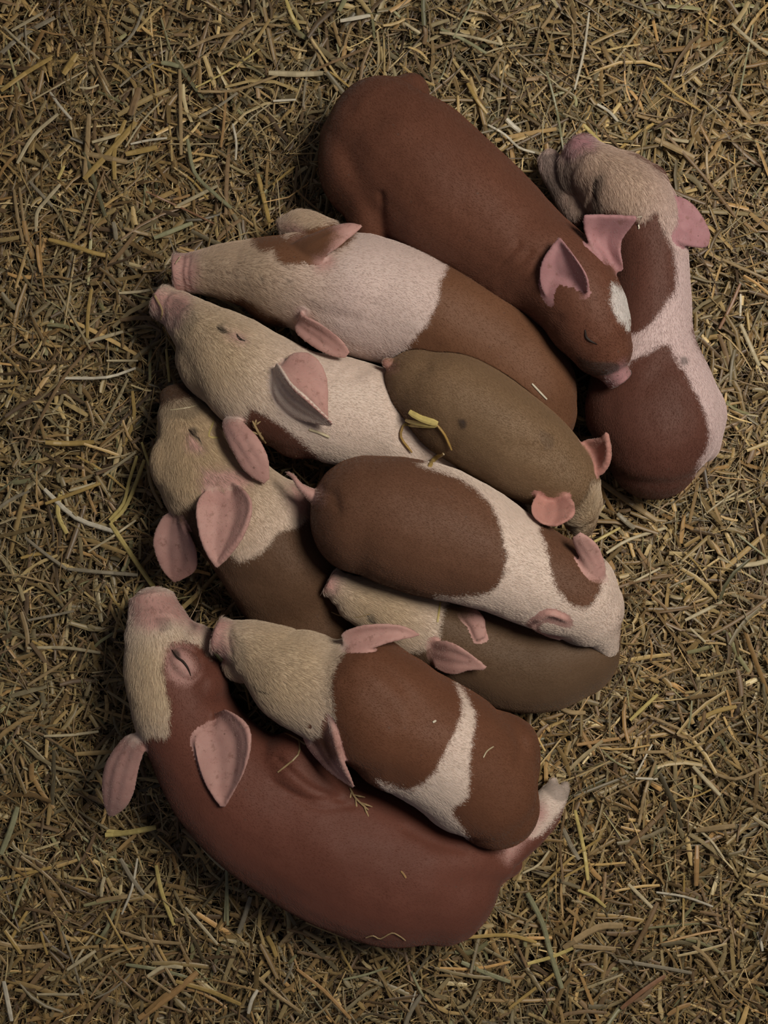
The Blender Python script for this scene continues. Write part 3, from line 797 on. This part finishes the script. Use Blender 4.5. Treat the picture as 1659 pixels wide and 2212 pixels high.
def add_hair(rec, n, uppers):
    me = rec['o'].data; k = rec['k']
    me.calc_loop_triangles()
    T = np.empty(len(me.loop_triangles) * 3, np.int32); me.loop_triangles.foreach_get('vertices', T); T = T.reshape(-1, 3)
    co, no = mesh_np(me)
    a, b, c = co[T[:, 0]], co[T[:, 1]], co[T[:, 2]]
    ar = np.linalg.norm(np.cross(b - a, c - a), axis=1)
    tn = no[T].mean(1)
    wgt = ar * (tn[:, 2] > -.15) * np.where(rec['ear'][T].mean(1) > .5, .35, 1) * np.where(rec['pk'][T].mean(1) > 5, .45, 1)
    pick = rng.choice(len(T), n, p=wgt / wgt.sum())
    r1, r2 = rng.random(n), rng.random(n)
    s = np.sqrt(r1); u, v = 1 - s, s * (1 - r2); w_ = s * r2
    bar = np.stack([u, v, w_], 1)
    t = T[pick]
    def interp(x): return (x[t] * bar[:, :, None] if x.ndim == 2 else (x[t] * bar)[..., None]).sum(1).squeeze()
    p = interp(co); nn = interp(no); nn /= np.linalg.norm(nn, axis=1)[:, None] + 1e-9
    white, pk, cr, ear, dirt = (interp(rec[q]) for q in ('w', 'pk', 'cream', 'ear', 'dirt'))
    # direction from nose to tail along the spine
    sp = catmull([tuple(W(x, y, .07)) for x, y in k['spine']], 8)
    st = np.gradient(sp, axis=0)
    d2 = ((p[:, None, :2] - sp[None, :, :2]) ** 2).sum(2)
    j = d2.argmin(1)
    d = st[j]; d /= np.linalg.norm(d, axis=1)[:, None]
    off = p - sp[j]; off[:, 2] *= .3
    d = d + off / (np.linalg.norm(off, axis=1)[:, None] + 1e-9) * .35 + rng.normal(0, .13, (n, 3))
    d -= nn * (d * nn).sum(1)[:, None]; d /= np.linalg.norm(d, axis=1)[:, None] + 1e-9
    L = (.0020 + .0036 * np.clip(cr, 0, 1) * (white > -3) + .0012 * (white > 0)) * rng.uniform(.6, 1.3, n) * np.where(ear > .5, .6, 1)
    L = L[:, None]
    p0 = p - nn * .0002; p1 = p + d * L * .5 + nn * L * .13; p2 = p + d * L + nn * L * .15
    # colour
    jit = rng.normal(0, 5, n)
    br, wh, pkc = np.array(k['brown']), np.array(k['white']), np.array(k['pink'])
    m = (white + jit > 0)[:, None]
    whc = wh * (1 - cr[:, None]) + wh * np.array((.88, .82, .67)) * cr[:, None]
    colr = np.where(m, whc * 1.05, br * 1.12)
    colr = np.where((pk + jit > 4)[:, None], pkc * .5 + wh * .5, colr)
    colr = colr * np.where(m, rng.uniform(.82, 1.15, (n, 1)), rng.uniform(.85, 1.15, (n, 1))) * (1 - .6 * dirt[:, None])
    cu = bpy.data.hair_curves.new('hair')
    cu.add_curves([3] * n)
    cu.position_data.foreach_set('vector', np.stack([p0, p1, p2], 1).astype(np.float32).ravel())
    ra = cu.attributes.new('radius', 'FLOAT', 'POINT')
    ra.data.foreach_set('value', np.tile(np.array([.00009, .00007, .00002], np.float32), n))
    ca = cu.attributes.new('hcol', 'FLOAT_COLOR', 'CURVE')
    ca.data.foreach_set('color', np.hstack([np.clip(colr, 0, 1), np.ones((n, 1))]).astype(np.float32).ravel())
    cu.materials.append(HAIR)
    h = bpy.data.objects.new('hair', cu); COL.objects.link(h); h.parent = rec['o']; h['kind'] = 'stuff'
    return h


built = []
for k in PIGS:
    built.append(build_pig(k, built))
for r in built:
    add_hair(r, 60000, built)

# ---------------------------------------------------------------- bedding
SIL = np.vstack([r['co'] for r in built])
# occupancy grid of the pile seen in plan
GX0, GY0, CELL = -.6, -.75, .005
occ = np.zeros((int(1.2 / CELL), int(1.5 / CELL)), bool)
gi = ((SIL[:, 0] - GX0) / CELL).astype(int); gj = ((SIL[:, 1] - GY0) / CELL).astype(int)
occ[gi, gj] = True
dist = np.where(occ, 0., 99.)
for it in range(14):      # coarse distance, in cells
    n_ = dist.copy()
    for dx, dy in ((1, 0), (-1, 0), (0, 1), (0, -1)):
        n_ = np.minimum(n_, np.roll(np.roll(dist, dx, 0), dy, 1) + 1)
    dist = n_
inn = np.where(occ, 99., 0.)
for it in range(14):
    n_ = inn.copy()
    for dx, dy in ((1, 0), (-1, 0), (0, 1), (0, -1)):
        n_ = np.minimum(n_, np.roll(np.roll(inn, dx, 0), dy, 1) + 1)
    inn = n_


def grid(A, x, y):
    i = np.clip(((x - GX0) / CELL).astype(int), 0, A.shape[0] - 1); j = np.clip(((y - GY0) / CELL).astype(int), 0, A.shape[1] - 1)
    return A[i, j]


_ph = rng.uniform(0, 6.28, (14, 2)); _fr = rng.normal(0, 1, (14, 2)) * np.linspace(6, 55, 14)[:, None]
_am = .012 / (1 + np.arange(14) * .45)


def ground(x, y):
    z = 0 * x
    for (a, b), (fx, fy), m in zip(_ph, _fr, _am):
        z = z + m * np.sin(fx * x + a) * np.cos(fy * y + b) * .55
    d = grid(dist, x, y)
    z = z + .0035 * np.sin(95 * x + 20 * y + 2 * np.sin(40 * y)) * np.sin(88 * y - 31 * x + 2 * np.sin(35 * x))
    return z * .8 + .006 * np.exp(-((d - 4) / 4.) ** 2) * (d > 0)


# floor under the bedding
nx, ny = 90, 110
xs = np.linspace(-.75, .75, nx); ys = np.linspace(-.9, .9, ny)
XX, YY = np.meshgrid(xs, ys, indexing='ij')
ZZ = ground(XX.ravel(), YY.ravel()) - .030
fv = [(x, y, z) for x, y, z in zip(XX.ravel(), YY.ravel(), ZZ)]
ff = [(i * ny + j, (i + 1) * ny + j, (i + 1) * ny + j + 1, i * ny + j + 1) for i in range(nx - 1) for j in range(ny - 1)]
floor = link_mesh('floor', fv, ff, plain('trodden_litter', (.035, .024, .016), .95, .1))
tag(floor, kind='structure')

PAL = np.array([(.34, .25, .12), (.42, .33, .17), (.27, .19, .095), (.30, .25, .15), (.20, .14, .085), (.46, .40, .25), (.24, .21, .14), (.37, .24, .11), (.15, .105, .07), (.29, .29, .17)])
PAL = PAL * np.array([.88, .88, .82])
PW = np.array([.19, .12, .17, .12, .13, .04, .09, .06, .05, .03]); PW = PW / PW.sum()


def bulk(n, z0, z1, l0, l1, w0, w1, curve, name, tilt=.16, bright=1.0):
    """n flat chopped stems as one mesh, three verts across, three rings each"""
    x = rng.uniform(-.50, .50, n * 2); y = rng.uniform(-.64, .64, n * 2)
    k2 = int(n * .45)
    x[-k2:] = rng.uniform(-.74, .74, k2); y[-k2:] = rng.uniform(-.88, .88, k2)
    o_ = rng.permutation(n * 2); x, y = x[o_], y[o_]
    keep = grid(inn, x, y) < 4
    x, y = x[keep][:n], y[keep][:n]; n = len(x)
    ang = rng.uniform(0, 2 * math.pi, n) + .9 * np.sin(9 * x + 4 * y)
    L = l0 + (l1 - l0) * rng.random(n) ** 2.0
    wd = w0 + (w1 - w0) * rng.random(n) ** 2.0
    tz = rng.normal(0, tilt, n)
    cen = np.stack([x, y, ground(x, y) + z0 + (z1 - z0) * rng.random(n) ** 1.35], 1)
    d = np.stack([np.cos(ang), np.sin(ang), tz], 1); d /= np.linalg.norm(d, axis=1)[:, None]
    sd = np.stack([-np.sin(ang), np.cos(ang), rng.normal(0, .35, n)], 1); sd /= np.linalg.norm(sd, axis=1)[:, None]
    up = np.cross(d, sd)
    bend = rng.normal(0, curve, n)[:, None] * L[:, None]
    bz = rng.normal(0, curve * .5, n)[:, None] * L[:, None]
    R = 4
    V = np.zeros((n, R, 3, 3))
    for i, t in enumerate(np.linspace(-.5, .5, R)):
        c = cen + d * (L * t)[:, None] + sd * bend * (t * t * 4 - .5) + up * bz * (t * t * 4 - .5)
        for j, s in enumerate((-.5, 0, .5)):
            V[:, i, j] = c + sd * (wd * s * (1 if 0 < i < R - 1 else .8))[:, None] + up * (wd * (.28 if j == 1 else 0))[:, None]
    faces = []
    base = np.arange(n)[:, None] * (R * 3)
    loc = []
    for i in range(R - 1):
        for j in range(2):
            loc.append((i * 3 + j, (i + 1) * 3 + j, (i + 1) * 3 + j + 1, i * 3 + j + 1))
    loc = np.array(loc)
    F = (base[:, :, None] + loc[None]).reshape(-1)
    me = bpy.data.meshes.new(name)
    nv = n * R * 3; nf = n * len(loc)
    me.vertices.add(nv); me.vertices.foreach_set('co', V.astype(np.float32).ravel())
    me.loops.add(nf * 4); me.loops.foreach_set('vertex_index', F.astype(np.int32))
    me.polygons.add(nf); me.polygons.foreach_set('loop_start', np.arange(0, nf * 4, 4, dtype=np.int32))
    me.update(calc_edges=True)
    col = PAL[rng.choice(len(PAL), n, p=PW)] * np.clip(rng.lognormal(-.05, .38, (n, 1)), .4, 2.0) * bright
    zone = .5 + .5 * np.sin(5.3 * x + 1.3) * np.cos(4.1 * y + .4)
    col *= (np.array([1, 1, 1]) * (1 - zone[:, None]) + np.array([1.04, .93, .80]) * zone[:, None])
    cc = np.repeat(np.hstack([col, np.ones((n, 1))]), R * 3, axis=0)
    a = me.attributes.new('scol', 'FLOAT_COLOR', 'POINT'); a.data.foreach_set('color', cc.astype(np.float32).ravel())
    me.shade_smooth(); me.materials.append(STRAW)
    o = bpy.data.objects.new(name, me); COL.objects.link(o)
    return o


b1 = bulk(50000, -.032, .003, .010, .084, .0010, .0056, .06, 'straw_bedding')
tag(b1, 'deep litter of chopped brown and golden straw covering the whole floor', 'straw', kind='stuff')
b2 = bulk(17000, -.016, .005, .008, .05, .00035, .0010, .16, 'fine_hay', tilt=.3)
tag(b2, 'fine broken hay fibres and chaff scattered through the straw litter', 'hay', kind='stuff')


# ---------------------------------------------------------------- single stalks
def stalk_mesh(P3, w, flat=.45, taper=.8):
    """closed six-sided flattened stem along 3-D points"""
    P3 = np.array(P3); n = len(P3)
    T = np.gradient(P3, axis=0) if n > 2 else np.repeat((P3[1] - P3[0])[None], n, 0)
    T /= np.linalg.norm(T, axis=1)[:, None] + 1e-9
    V, F = [], []
    for i in range(n):
        s = np.cross(T[i], (0, 0, 1.)); s /= np.linalg.norm(s) + 1e-9
        u = np.cross(s, T[i])
        f = taper if i in (0, n - 1) else 1
        for a in range(6):
            q = a * math.pi / 3
            V.append(tuple(P3[i] + s * math.cos(q) * w / 2 * f + u * math.sin(q) * w / 2 * flat * f))
    for i in range(n - 1):
        for a in range(6):
            F.append((i * 6 + a, i * 6 + (a + 1) % 6, (i + 1) * 6 + (a + 1) % 6, (i + 1) * 6 + a))
    F.append(tuple(range(5, -1, -1))); F.append(tuple((n - 1) * 6 + a for a in range(6)))
    return V, F


COLS = {'pale': (.58, .50, .32), 'white': (.70, .65, .52), 'gold': (.50, .35, .12), 'yellow': (.66, .54, .20), 'tan': (.40, .29, .15),
        'brown': (.27, .175, .09), 'orange': (.46, .28, .12), 'green': (.34, .34, .20), 'grey': (.33, .29, .21), 'red': (.30, .16, .09)}
CNAME = {'pale': 'cream', 'white': 'whitish', 'gold': 'golden', 'yellow': 'yellow', 'tan': 'tan', 'brown': 'brown',
         'orange': 'orange-tan', 'green': 'greenish', 'grey': 'grey', 'red': 'reddish brown'}


def make_stalk(P3, w, cname, label, group=None, name='straw_stalk', flat=.45, taper=.8, cat='straw'):
    V, F = stalk_mesh(P3, w, flat, taper)
    c = Vector(np.mean(np.array(P3), axis=0))
    o = link_mesh(name, [tuple(Vector(v) - c) for v in V], F, STALK, smooth=False)
    o.location = c
    col = COLS[cname]; j = random.uniform(.88, 1.12)
    j *= .82
    o.color = (col[0] * j, col[1] * j, col[2] * j, 1)
    tag(o, label, cat, group)
    return o


def on_ground(px, lift=.0065):
    out = []
    for q in catmull(px, 3 if len(px) > 2 else 3):
        p = W(q[0], q[1], 0)
        z = float(ground(np.array([p.x]), np.array([p.y]))[0]) + lift
        p = W(q[0], q[1], z); out.append(tuple(p))
    return out


NOTABLE = [
    ([(108, 199), (130, 230), (155, 258)], 6, 'white'), ([(8, 58), (46, 94), (85, 127)], 5, 'pale'), ([(300, 190), (282, 250)], 17, 'brown'),
    ([(293, 264), (240, 325), (181, 387)], 13, 'gold'), ([(192, 246), (188, 320), (183, 385)], 11, 'tan'), ([(184, 331), (275, 350)], 12, 'tan'),
    ([(271, 333), (340, 318)], 12, 'gold'), ([(388, 150), (390, 240), (391, 335)], 8, 'tan'), ([(488, 195), (484, 260), (477, 318)], 6, 'orange'),
    ([(427, 197), (506, 195), (600, 163)], 6, 'tan'), ([(405, 300), (420, 372), (460, 415), (500, 450)], 8, 'green'), ([(383, 445), (470, 401)], 8, 'pale'),
    ([(130, 398), (98, 435), (80, 460), (78, 500)], 8, 'pale'), ([(139, 358), (125, 387)], 7, 'yellow'), ([(30, 410), (38, 470), (50, 525)], 7, 'tan'),
    ([(42, 405), (50, 470), (58, 520)], 6, 'tan'), ([(166, 116), (137, 160)], 14, 'gold'), ([(333, 514), (416, 481)], 10, 'green'),
    ([(105, 517), (160, 532), (202, 546), (235, 553)], 9, 'gold'), ([(557, 376), (570, 430), (582, 481)], 9, 'gold'), ([(257, 633), (300, 630), (343, 622)], 6, 'pale'),
    ([(92, 28), (25, 66)], 7, 'pale'), ([(260, 290), (199, 307)], 7, 'pale'), ([(282, 311), (320, 303), (361, 298)], 5, 'white'),
    ([(210, 69), (203, 120), (235, 188)], 6, 'tan'), ([(228, 700), (180, 765), (136, 817), (81, 917), (57, 968)], 7, 'brown'), ([(266, 716), (190, 738)], 8, 'pale'),
    ([(138, 817), (230, 815), (293, 795)], 6, 'white'), ([(98, 956), (150, 958), (203, 955)], 11, 'gold'), ([(304, 898), (212, 971)], 5, 'tan'),
    ([(306, 955), (323, 1006)], 6, 'yellow'), ([(296, 985), (279, 1039), (266, 1088), (236, 1123)], 7, 'yellow'), ([(312, 993), (290, 1053), (268, 1100), (240, 1128)], 8, 'yellow'),
    ([(238, 1130), (271, 1180), (305, 1230), (339, 1278)], 10, 'yellow'), ([(359, 754), (366, 825)], 6, 'yellow'), ([(98, 1088), (217, 1044)], 8, 'gold'),
    ([(54, 1161), (100, 1198), (144, 1229)], 7, 'grey'), ([(146, 1229), (220, 1236), (298, 1242)], 8, 'grey'), ([(230, 779), (298, 779)], 5, 'pale'),
    ([(293, 977), (222, 1028)], 6, 'pale'), ([(1421, 1500), (1361, 1556)], 8, 'yellow'), ([(1139, 1929), (1171, 1992), (1190, 2060), (1214, 2135)], 11, 'green'),
    ([(1139, 2082), (1190, 2068), (1238, 2048)], 8, 'yellow'), ([(1218, 2048), (1290, 2004), (1345, 2000)], 15, 'tan'), ([(1238, 2044), (1330, 2050)], 11, 'tan'),
    ([(1000, 2026), (1095, 2020), (1159, 2036)], 8, 'gold'), ([(1506, 1826), (1504, 1913)], 11, 'orange'), ([(1242, 1750), (1262, 1838), (1270, 1901)], 8, 'yellow'),
    ([(1246, 1609), (1338, 1595)], 8, 'orange'), ([(1254, 1575), (1284, 1631)], 8, 'orange'), ([(1357, 1909), (1409, 1961)], 8, 'pale'),
    ([(1421, 1949), (1395, 2005), (1369, 2056)], 10, 'brown'), ([(1342, 2179), (1390, 2140), (1437, 2108)], 10, 'red'), ([(1497, 1655), (1556, 1718)], 9, 'pale'),
    ([(1516, 1659), (1588, 1683), (1655, 1655)], 7, 'tan'), ([(1373, 1681), (1421, 1683)], 5, 'white'), ([(1504, 1794), (1588, 1784)], 12, 'tan'),
    ([(580, 157), (640, 160), (697, 158)], 12, 'pale'), ([(590, 218), (640, 215)], 5, 'white'), ([(1290, 225), (1315, 240), (1335, 262)], 6, 'white'),
    ([(1415, 300), (1500, 340)], 13, 'tan'), ([(950, 70), (1010, 78), (1080, 95)], 6, 'pale'), ([(735, 45), (800, 33)], 9, 'white'),
    ([(1010, 180), (1030, 215), (1052, 245)], 8, 'gold'), ([(1590, 470), (1520, 380), (1440, 290)], 7, 'brown'), ([(1055, 270), (1090, 290), (1120, 318), (1155, 330)], 5, 'white'),
    ([(1262, 270), (1295, 305), (1330, 335)], 8, 'yellow'), ([(1290, 1035), (1345, 1075), (1420, 1125)], 12, 'tan'), ([(1275, 1175), (1340, 1140)], 6, 'yellow'),
    ([(1310, 1195), (1360, 1165), (1440, 1140)], 7, 'pale'), ([(380, 2120), (450, 2140), (520, 2170)], 10, 'gold'), ([(10, 2010), (45, 2060)], 9, 'gold'),
    ([(95, 1590), (150, 1588), (213, 1580)], 6, 'pale'), ([(545, 2100), (600, 2150), (650, 2185)], 7, 'tan'), ([(8, 2120), (16, 2160), (25, 2205)], 10, 'white'),
    ([(655, 2010), (700, 2035)], 8, 'tan'), ([(1400, 1545), (1480, 1580)], 6, 'tan'),
    ([(1480, 1340), (1560, 1300)], 8, 'pale'), ([(1560, 560), (1650, 600)], 7, 'tan'), ([(1600, 700), (1640, 790)], 9, 'pale'),
    ([(45, 1850), (110, 1900), (150, 1960)], 7, 'tan'), ([(280, 1800), (230, 1795)], 9, 'yellow'), ([(400, 1960), (470, 2040)], 7, 'pale'),
    ([(427, 2100), (370, 2150), (300, 2200)], 14, 'orange'), ([(337, 1869), (350, 1930), (376, 1999)], 9, 'yellow'), ([(489, 1869), (492, 1999)], 7, 'green'),
    ([(297, 1854), (285, 1920), (263, 1975)], 5, 'white'), ([(207, 2054), (145, 2095)], 8, 'pale'), ([(80, 2148), (171, 2148)], 6, 'pale'), ([(337, 1787), (280, 1798), (227, 1804)], 12, 'yellow'),
    ([(38, 1743), (22, 1795), (2, 1845)], 12, 'green'), ([(641, 2093), (700, 2140), (757, 2201)], 8, 'orange'), ([(309, 2009), (345, 2070), (381, 2129)], 7, 'tan'), ([(318, 2110), (355, 2088), (395, 2090)], 9, 'pale'),
    ([(490, 1900), (485, 1990)], 5, 'green'), ([(60, 1480), (140, 1430)], 7, 'tan'), ([(160, 1320), (60, 1340)], 6, 'grey'),
]


LAND = [(a, b, c.replace('the ', '', 1)) for a, b, c in [(870, 170, "the white-blazed piglet's rump"), (1000, 250, "the white-blazed piglet's back"), (1255, 310, "the upturned snout at the upper right"), (1530, 520, "the spread ear on the right"),
        (1500, 720, "the white flank on the right"), (1550, 930, "the patched piglet's hip"), (1400, 1070, "the patched piglet's rump"), (1270, 1130, "the golden-tan piglet's face"),
        (1330, 1300, "the broad-belted piglet's head"), (1300, 1480, "the dun piglet's haunch"), (1170, 1620, "the narrow-belted piglet's rump"), (1205, 1710, "the pink hind foot"),
        (1050, 1950, "the bottom piglet's haunch"), (850, 2060, "the bottom piglet's back"), (560, 1900, "the bottom piglet's shoulder"), (240, 1760, "the bottom piglet's outer ear"),
        (270, 1450, "the bottom piglet's face"), (320, 1290, "the lowest snout"), (370, 1258, "the left-edge piglet's outer ear"), (330, 1000, "the left-edge piglet's face"),
        (345, 650, "the foremost pink snout"), (380, 580, "the uppermost left snout"), (620, 470, "the ear with the brown patch"), (690, 350, "the white-blazed piglet's thigh")]]
CORN = [(0, 0, 'the upper left photo corner'), (1659, 0, 'the upper right photo corner'), (0, 2212, 'the lower left photo corner'), (1659, 2212, 'the lower right photo corner'), (830, 0, 'the top photo edge centre'), (830, 2212, 'the bottom photo edge centre')]


def stalk_label(px, w, cname):
    c = px[len(px) // 2]
    L = sum(math.dist(a, b) for a, b in zip(px[:-1], px[1:]))
    size = ('long' if L > 120 else 'short' if L < 60 else 'medium') + ' ' + ('broad' if w >= 10 else 'thin' if w <= 5.5 else 'slender')
    dx, dy = px[-1][0] - px[0][0], px[-1][1] - px[0][1]
    a = math.degrees(math.atan2(-dy, dx)) % 180
    o = 'level' if a < 22 or a > 158 else 'tilted right' if a < 68 else 'upright' if a < 112 else 'tilted left'
    cand = [(math.dist(c, q[:2]), q) for q in LAND] + [(math.dist(c, q[:2]) * .8, q) for q in CORN]
    d, q = min(cand, key=lambda t: t[0])
    ex, ey = c[0] - q[0], c[1] - q[1]
    if q in CORN: return f"{size} {CNAME[cname]} straw stalk {o} {'close to' if d < 140 else 'some way from'} {q[2]}"
    r = 'right of' if abs(ex) > abs(ey) and ex > 0 else 'left of' if abs(ex) > abs(ey) else 'below' if ey > 0 else 'above'
    return f"{size} {CNAME[cname]} straw stalk {o} {'just' if d < 110 else 'near' if d < 150 else 'clear' if d < 220 else 'well'} {r} {q[2]}"


USED = set()
for px, w, cname in NOTABLE:
    lb = stalk_label(px, w, cname); USED.add(lb)
    make_stalk(on_ground(px), w * S, cname, lb, 'loose straw stalks on the litter')

nst = 0
cn = list(COLS)
cw = [.13, .05, .15, .04, .26, .13, .05, .07, .10, .02]
while nst < 172:
    x, y = random.uniform(15, 1645), random.uniform(15, 2197)
    p = W(x, y, 0)
    L = random.choice((45, 60, 75, 90, 120, 150)) * random.uniform(.8, 1.2); a = random.uniform(0, math.pi)
    e0 = (x - math.cos(a) * L / 2, y - math.sin(a) * L / 2); e1 = (x + math.cos(a) * L / 2, y + math.sin(a) * L / 2)
    bad = False
    for q in (e0, (x, y), e1):
        pp = W(q[0], q[1], 0)
        if grid(dist, np.array([pp.x]), np.array([pp.y]))[0] < 2: bad = True
    if bad: continue
    cname = random.choices(cn, cw)[0]; w = random.choice((4, 4, 5, 5, 6, 7, 8, 10))
    b = random.gauss(0, L * .05)
    mid = (x + math.sin(a) * b, y - math.cos(a) * b)
    px = [e0, mid, e1]
    lb = stalk_label(px, w, cname)
    if lb in USED: continue
    USED.add(lb)
    make_stalk(on_ground(px, random.uniform(.002, .007)), w * S, cname, lb, 'loose straw stalks on the litter')
    nst += 1


def on_pigs(px, lift=.001):
    out = []
    for q in catmull(px, 3):
        a = W(q[0], q[1], .4); d = (W(q[0], q[1], 0) - a).normalized(); best = None
        for r in built:
            h = r['bvh'].ray_cast(a, d)
            if h[0] is not None and (best is None or h[0].z > best.z): best = h[0]
        if best is None:
            g = W(q[0], q[1], 0); best = Vector((g.x, g.y, float(ground(np.array([g.x]), np.array([g.y]))[0])))
        out.append((best.x, best.y, best.z + lift))
    return out


def smooth_z(P):
    P = np.array(P); z = P[:, 2]
    P[:, 2] = np.maximum(z, np.convolve(np.r_[z[0], z, z[-1]], [.25, .5, .25], 'valid'))
    return P


def pig_straw(px, w, cname, label, lift=.001, **k):
    return make_stalk(smooth_z(on_pigs(px, lift)), w * S, cname, label, **k)


pig_straw([(322, 596), (336, 640), (352, 672), (344, 700)], 4, 'tan', 'thin tan stem arching over the foremost pink snout', .003)
pig_straw([(392, 556), (360, 596), (338, 612)], 3, 'pale', 'fine pale fibre touching the highest of the left snouts', .003)
pig_straw([(790, 2024), (806, 2020), (822, 2026), (846, 2014), (862, 2020), (876, 2030)], 2.5, 'tan', 'fine tangled root thread along the back of the bottom piglet', .002)
pig_straw([(716, 1322), (760, 1334), (800, 1326)], 2.5, 'tan', 'faint thin fibre under the cream chin in the middle')
# the split yellow straw on the golden piglet: one thing with three blades
root = bpy.data.objects.new('split_straw', None); COL.objects.link(root)
root.location = W(905, 910, .155)
tag(root, 'bright yellow split straw bundle lying on the golden-tan piglet', 'straw')
for px, w in (([(945, 916), (912, 905), (884, 890)], 13), ([(943, 920), (905, 915), (876, 908)], 9), ([(940, 922), (900, 920), (872, 918)], 7)):
    V, F = stalk_mesh(smooth_z(on_pigs(px, .003)), w * S, .3, .7)
    V = [tuple(Vector(v) - root.location) for v in V]
    o = link_mesh('blade', V, F, STALK, root, smooth=False); o.color = (*COLS['yellow'], 1)
for px in ([(943, 918), (960, 940), (975, 973)], [(871, 918), (866, 945), (890, 978)]):
    V, F = stalk_mesh(smooth_z(on_pigs(px, .003)), 5 * S, .8, .6)
    V = [tuple(Vector(v) - root.location) for v in V]
    o = link_mesh('stem', V, F, STALK, root, smooth=False); o.color = (.36, .23, .07, 1)
pig_straw([(928, 1008), (938, 992), (958, 980)], 9, 'gold', 'short curled golden straw piece stuck between the golden and belted piglets', .002)
pig_straw([(1149, 829), (1165, 846), (1181, 863)], 3.5, 'white', 'thin whitish sliver on the brown hip above the golden piglet')
pig_straw([(668, 928), (690, 935), (712, 945)], 5, 'pale', 'flat pale chip below the upright ear of the cream-headed piglet')
pig_straw([(1044, 1636), (1052, 1622), (1066, 1612)], 2.5, 'pale', 'fine pale sliver on the rump behind the white belt')
pig_straw([(866, 1881), (872, 1888), (877, 1896)], 4, 'orange', 'tiny tan chip on the haunch of the bottom red-brown piglet')
pig_straw([(951, 1300), (948, 1322), (945, 1344)], 4, 'yellow', 'thin yellow sliver where cream face meets dun back')
pig_straw([(462, 898), (460, 915), (451, 942), (474, 946)], 4, 'yellow', 'bent yellow straw on the forehead of the large-eared piglet')
pig_straw([(516, 1500), (548, 1528), (574, 1562)], 2.5, 'orange', 'thin reddish stem on the neck beside the lowest cream head')
pig_straw([(616, 1583), (640, 1595), (660, 1608)], 4, 'tan', 'broken tan stem under the drooping ear of the belted cream head')
pig_straw([(646, 1596), (644, 1630), (600, 1668)], 3.5, 'tan', 'bent thin straw hanging over the red-brown shoulder')
pig_straw([(368, 886), (410, 880), (440, 870)], 2.5, 'pale', 'fine pale stem across the shaded snout on the left')
pig_straw([(640, 985), (633, 1010), (655, 1035), (668, 1048)], 3, 'tan', 'thin wiry stem beside the pink tail')
pig_straw([(1375, 470), (1380, 492), (1378, 494)], 3, 'white', 'tiny white sliver beside the folded ear tip at the upper right')
pig_straw([(935, 1560), (942, 1556)], 4, 'white', 'speck of pale straw on the brown shoulder hump')


def seed_head(label, line, w, tufts, cname):
    r = bpy.data.objects.new('hay_sprig', None); COL.objects.link(r)
    P = smooth_z(on_pigs(line, .003)); r.location = P[0]
    tag(r, label, 'hay')
    V, F = stalk_mesh(P, w * S, .8, .6)
    o = link_mesh('stem', [tuple(Vector(v) - r.location) for v in V], F, STALK, r, smooth=False); o.color = (*COLS[cname], 1)
    for (i, dx, dy) in tufts:
        a = Vector(P[min(i, len(P) - 1)]); b = a + Vector((dx * S, -dy * S, .003))
        V, F = stalk_mesh([tuple(a), tuple((a + b) / 2 + Vector((0, 0, .001))), tuple(b)], 4 * S, .6, .35)
        o = link_mesh('spikelet', [tuple(Vector(v) - r.location) for v in V], F, STALK, r, smooth=False); o.color = (*COLS[cname], 1)


seed_head('dry grass seed head between the pink drooping ear and the dark neck patch', [(595, 1002), (580, 965), (562, 940), (546, 910)], 5,
          [(2, -8, -14), (3, 10, -12), (4, -12, -10), (5, 6, -16), (6, -14, -6), (6, 8, -14), (7, -10, -12), (8, 4, -14), (8, 12, -8)], 'tan')
seed_head('little tuft of hay caught on the tip of the drooping ear', [(756, 1700), (768, 1722), (796, 1748)], 4,
          [(2, 24, 4), (3, 4, 26), (4, 26, 8), (5, 10, 20), (1, -4, 22)], 'tan')
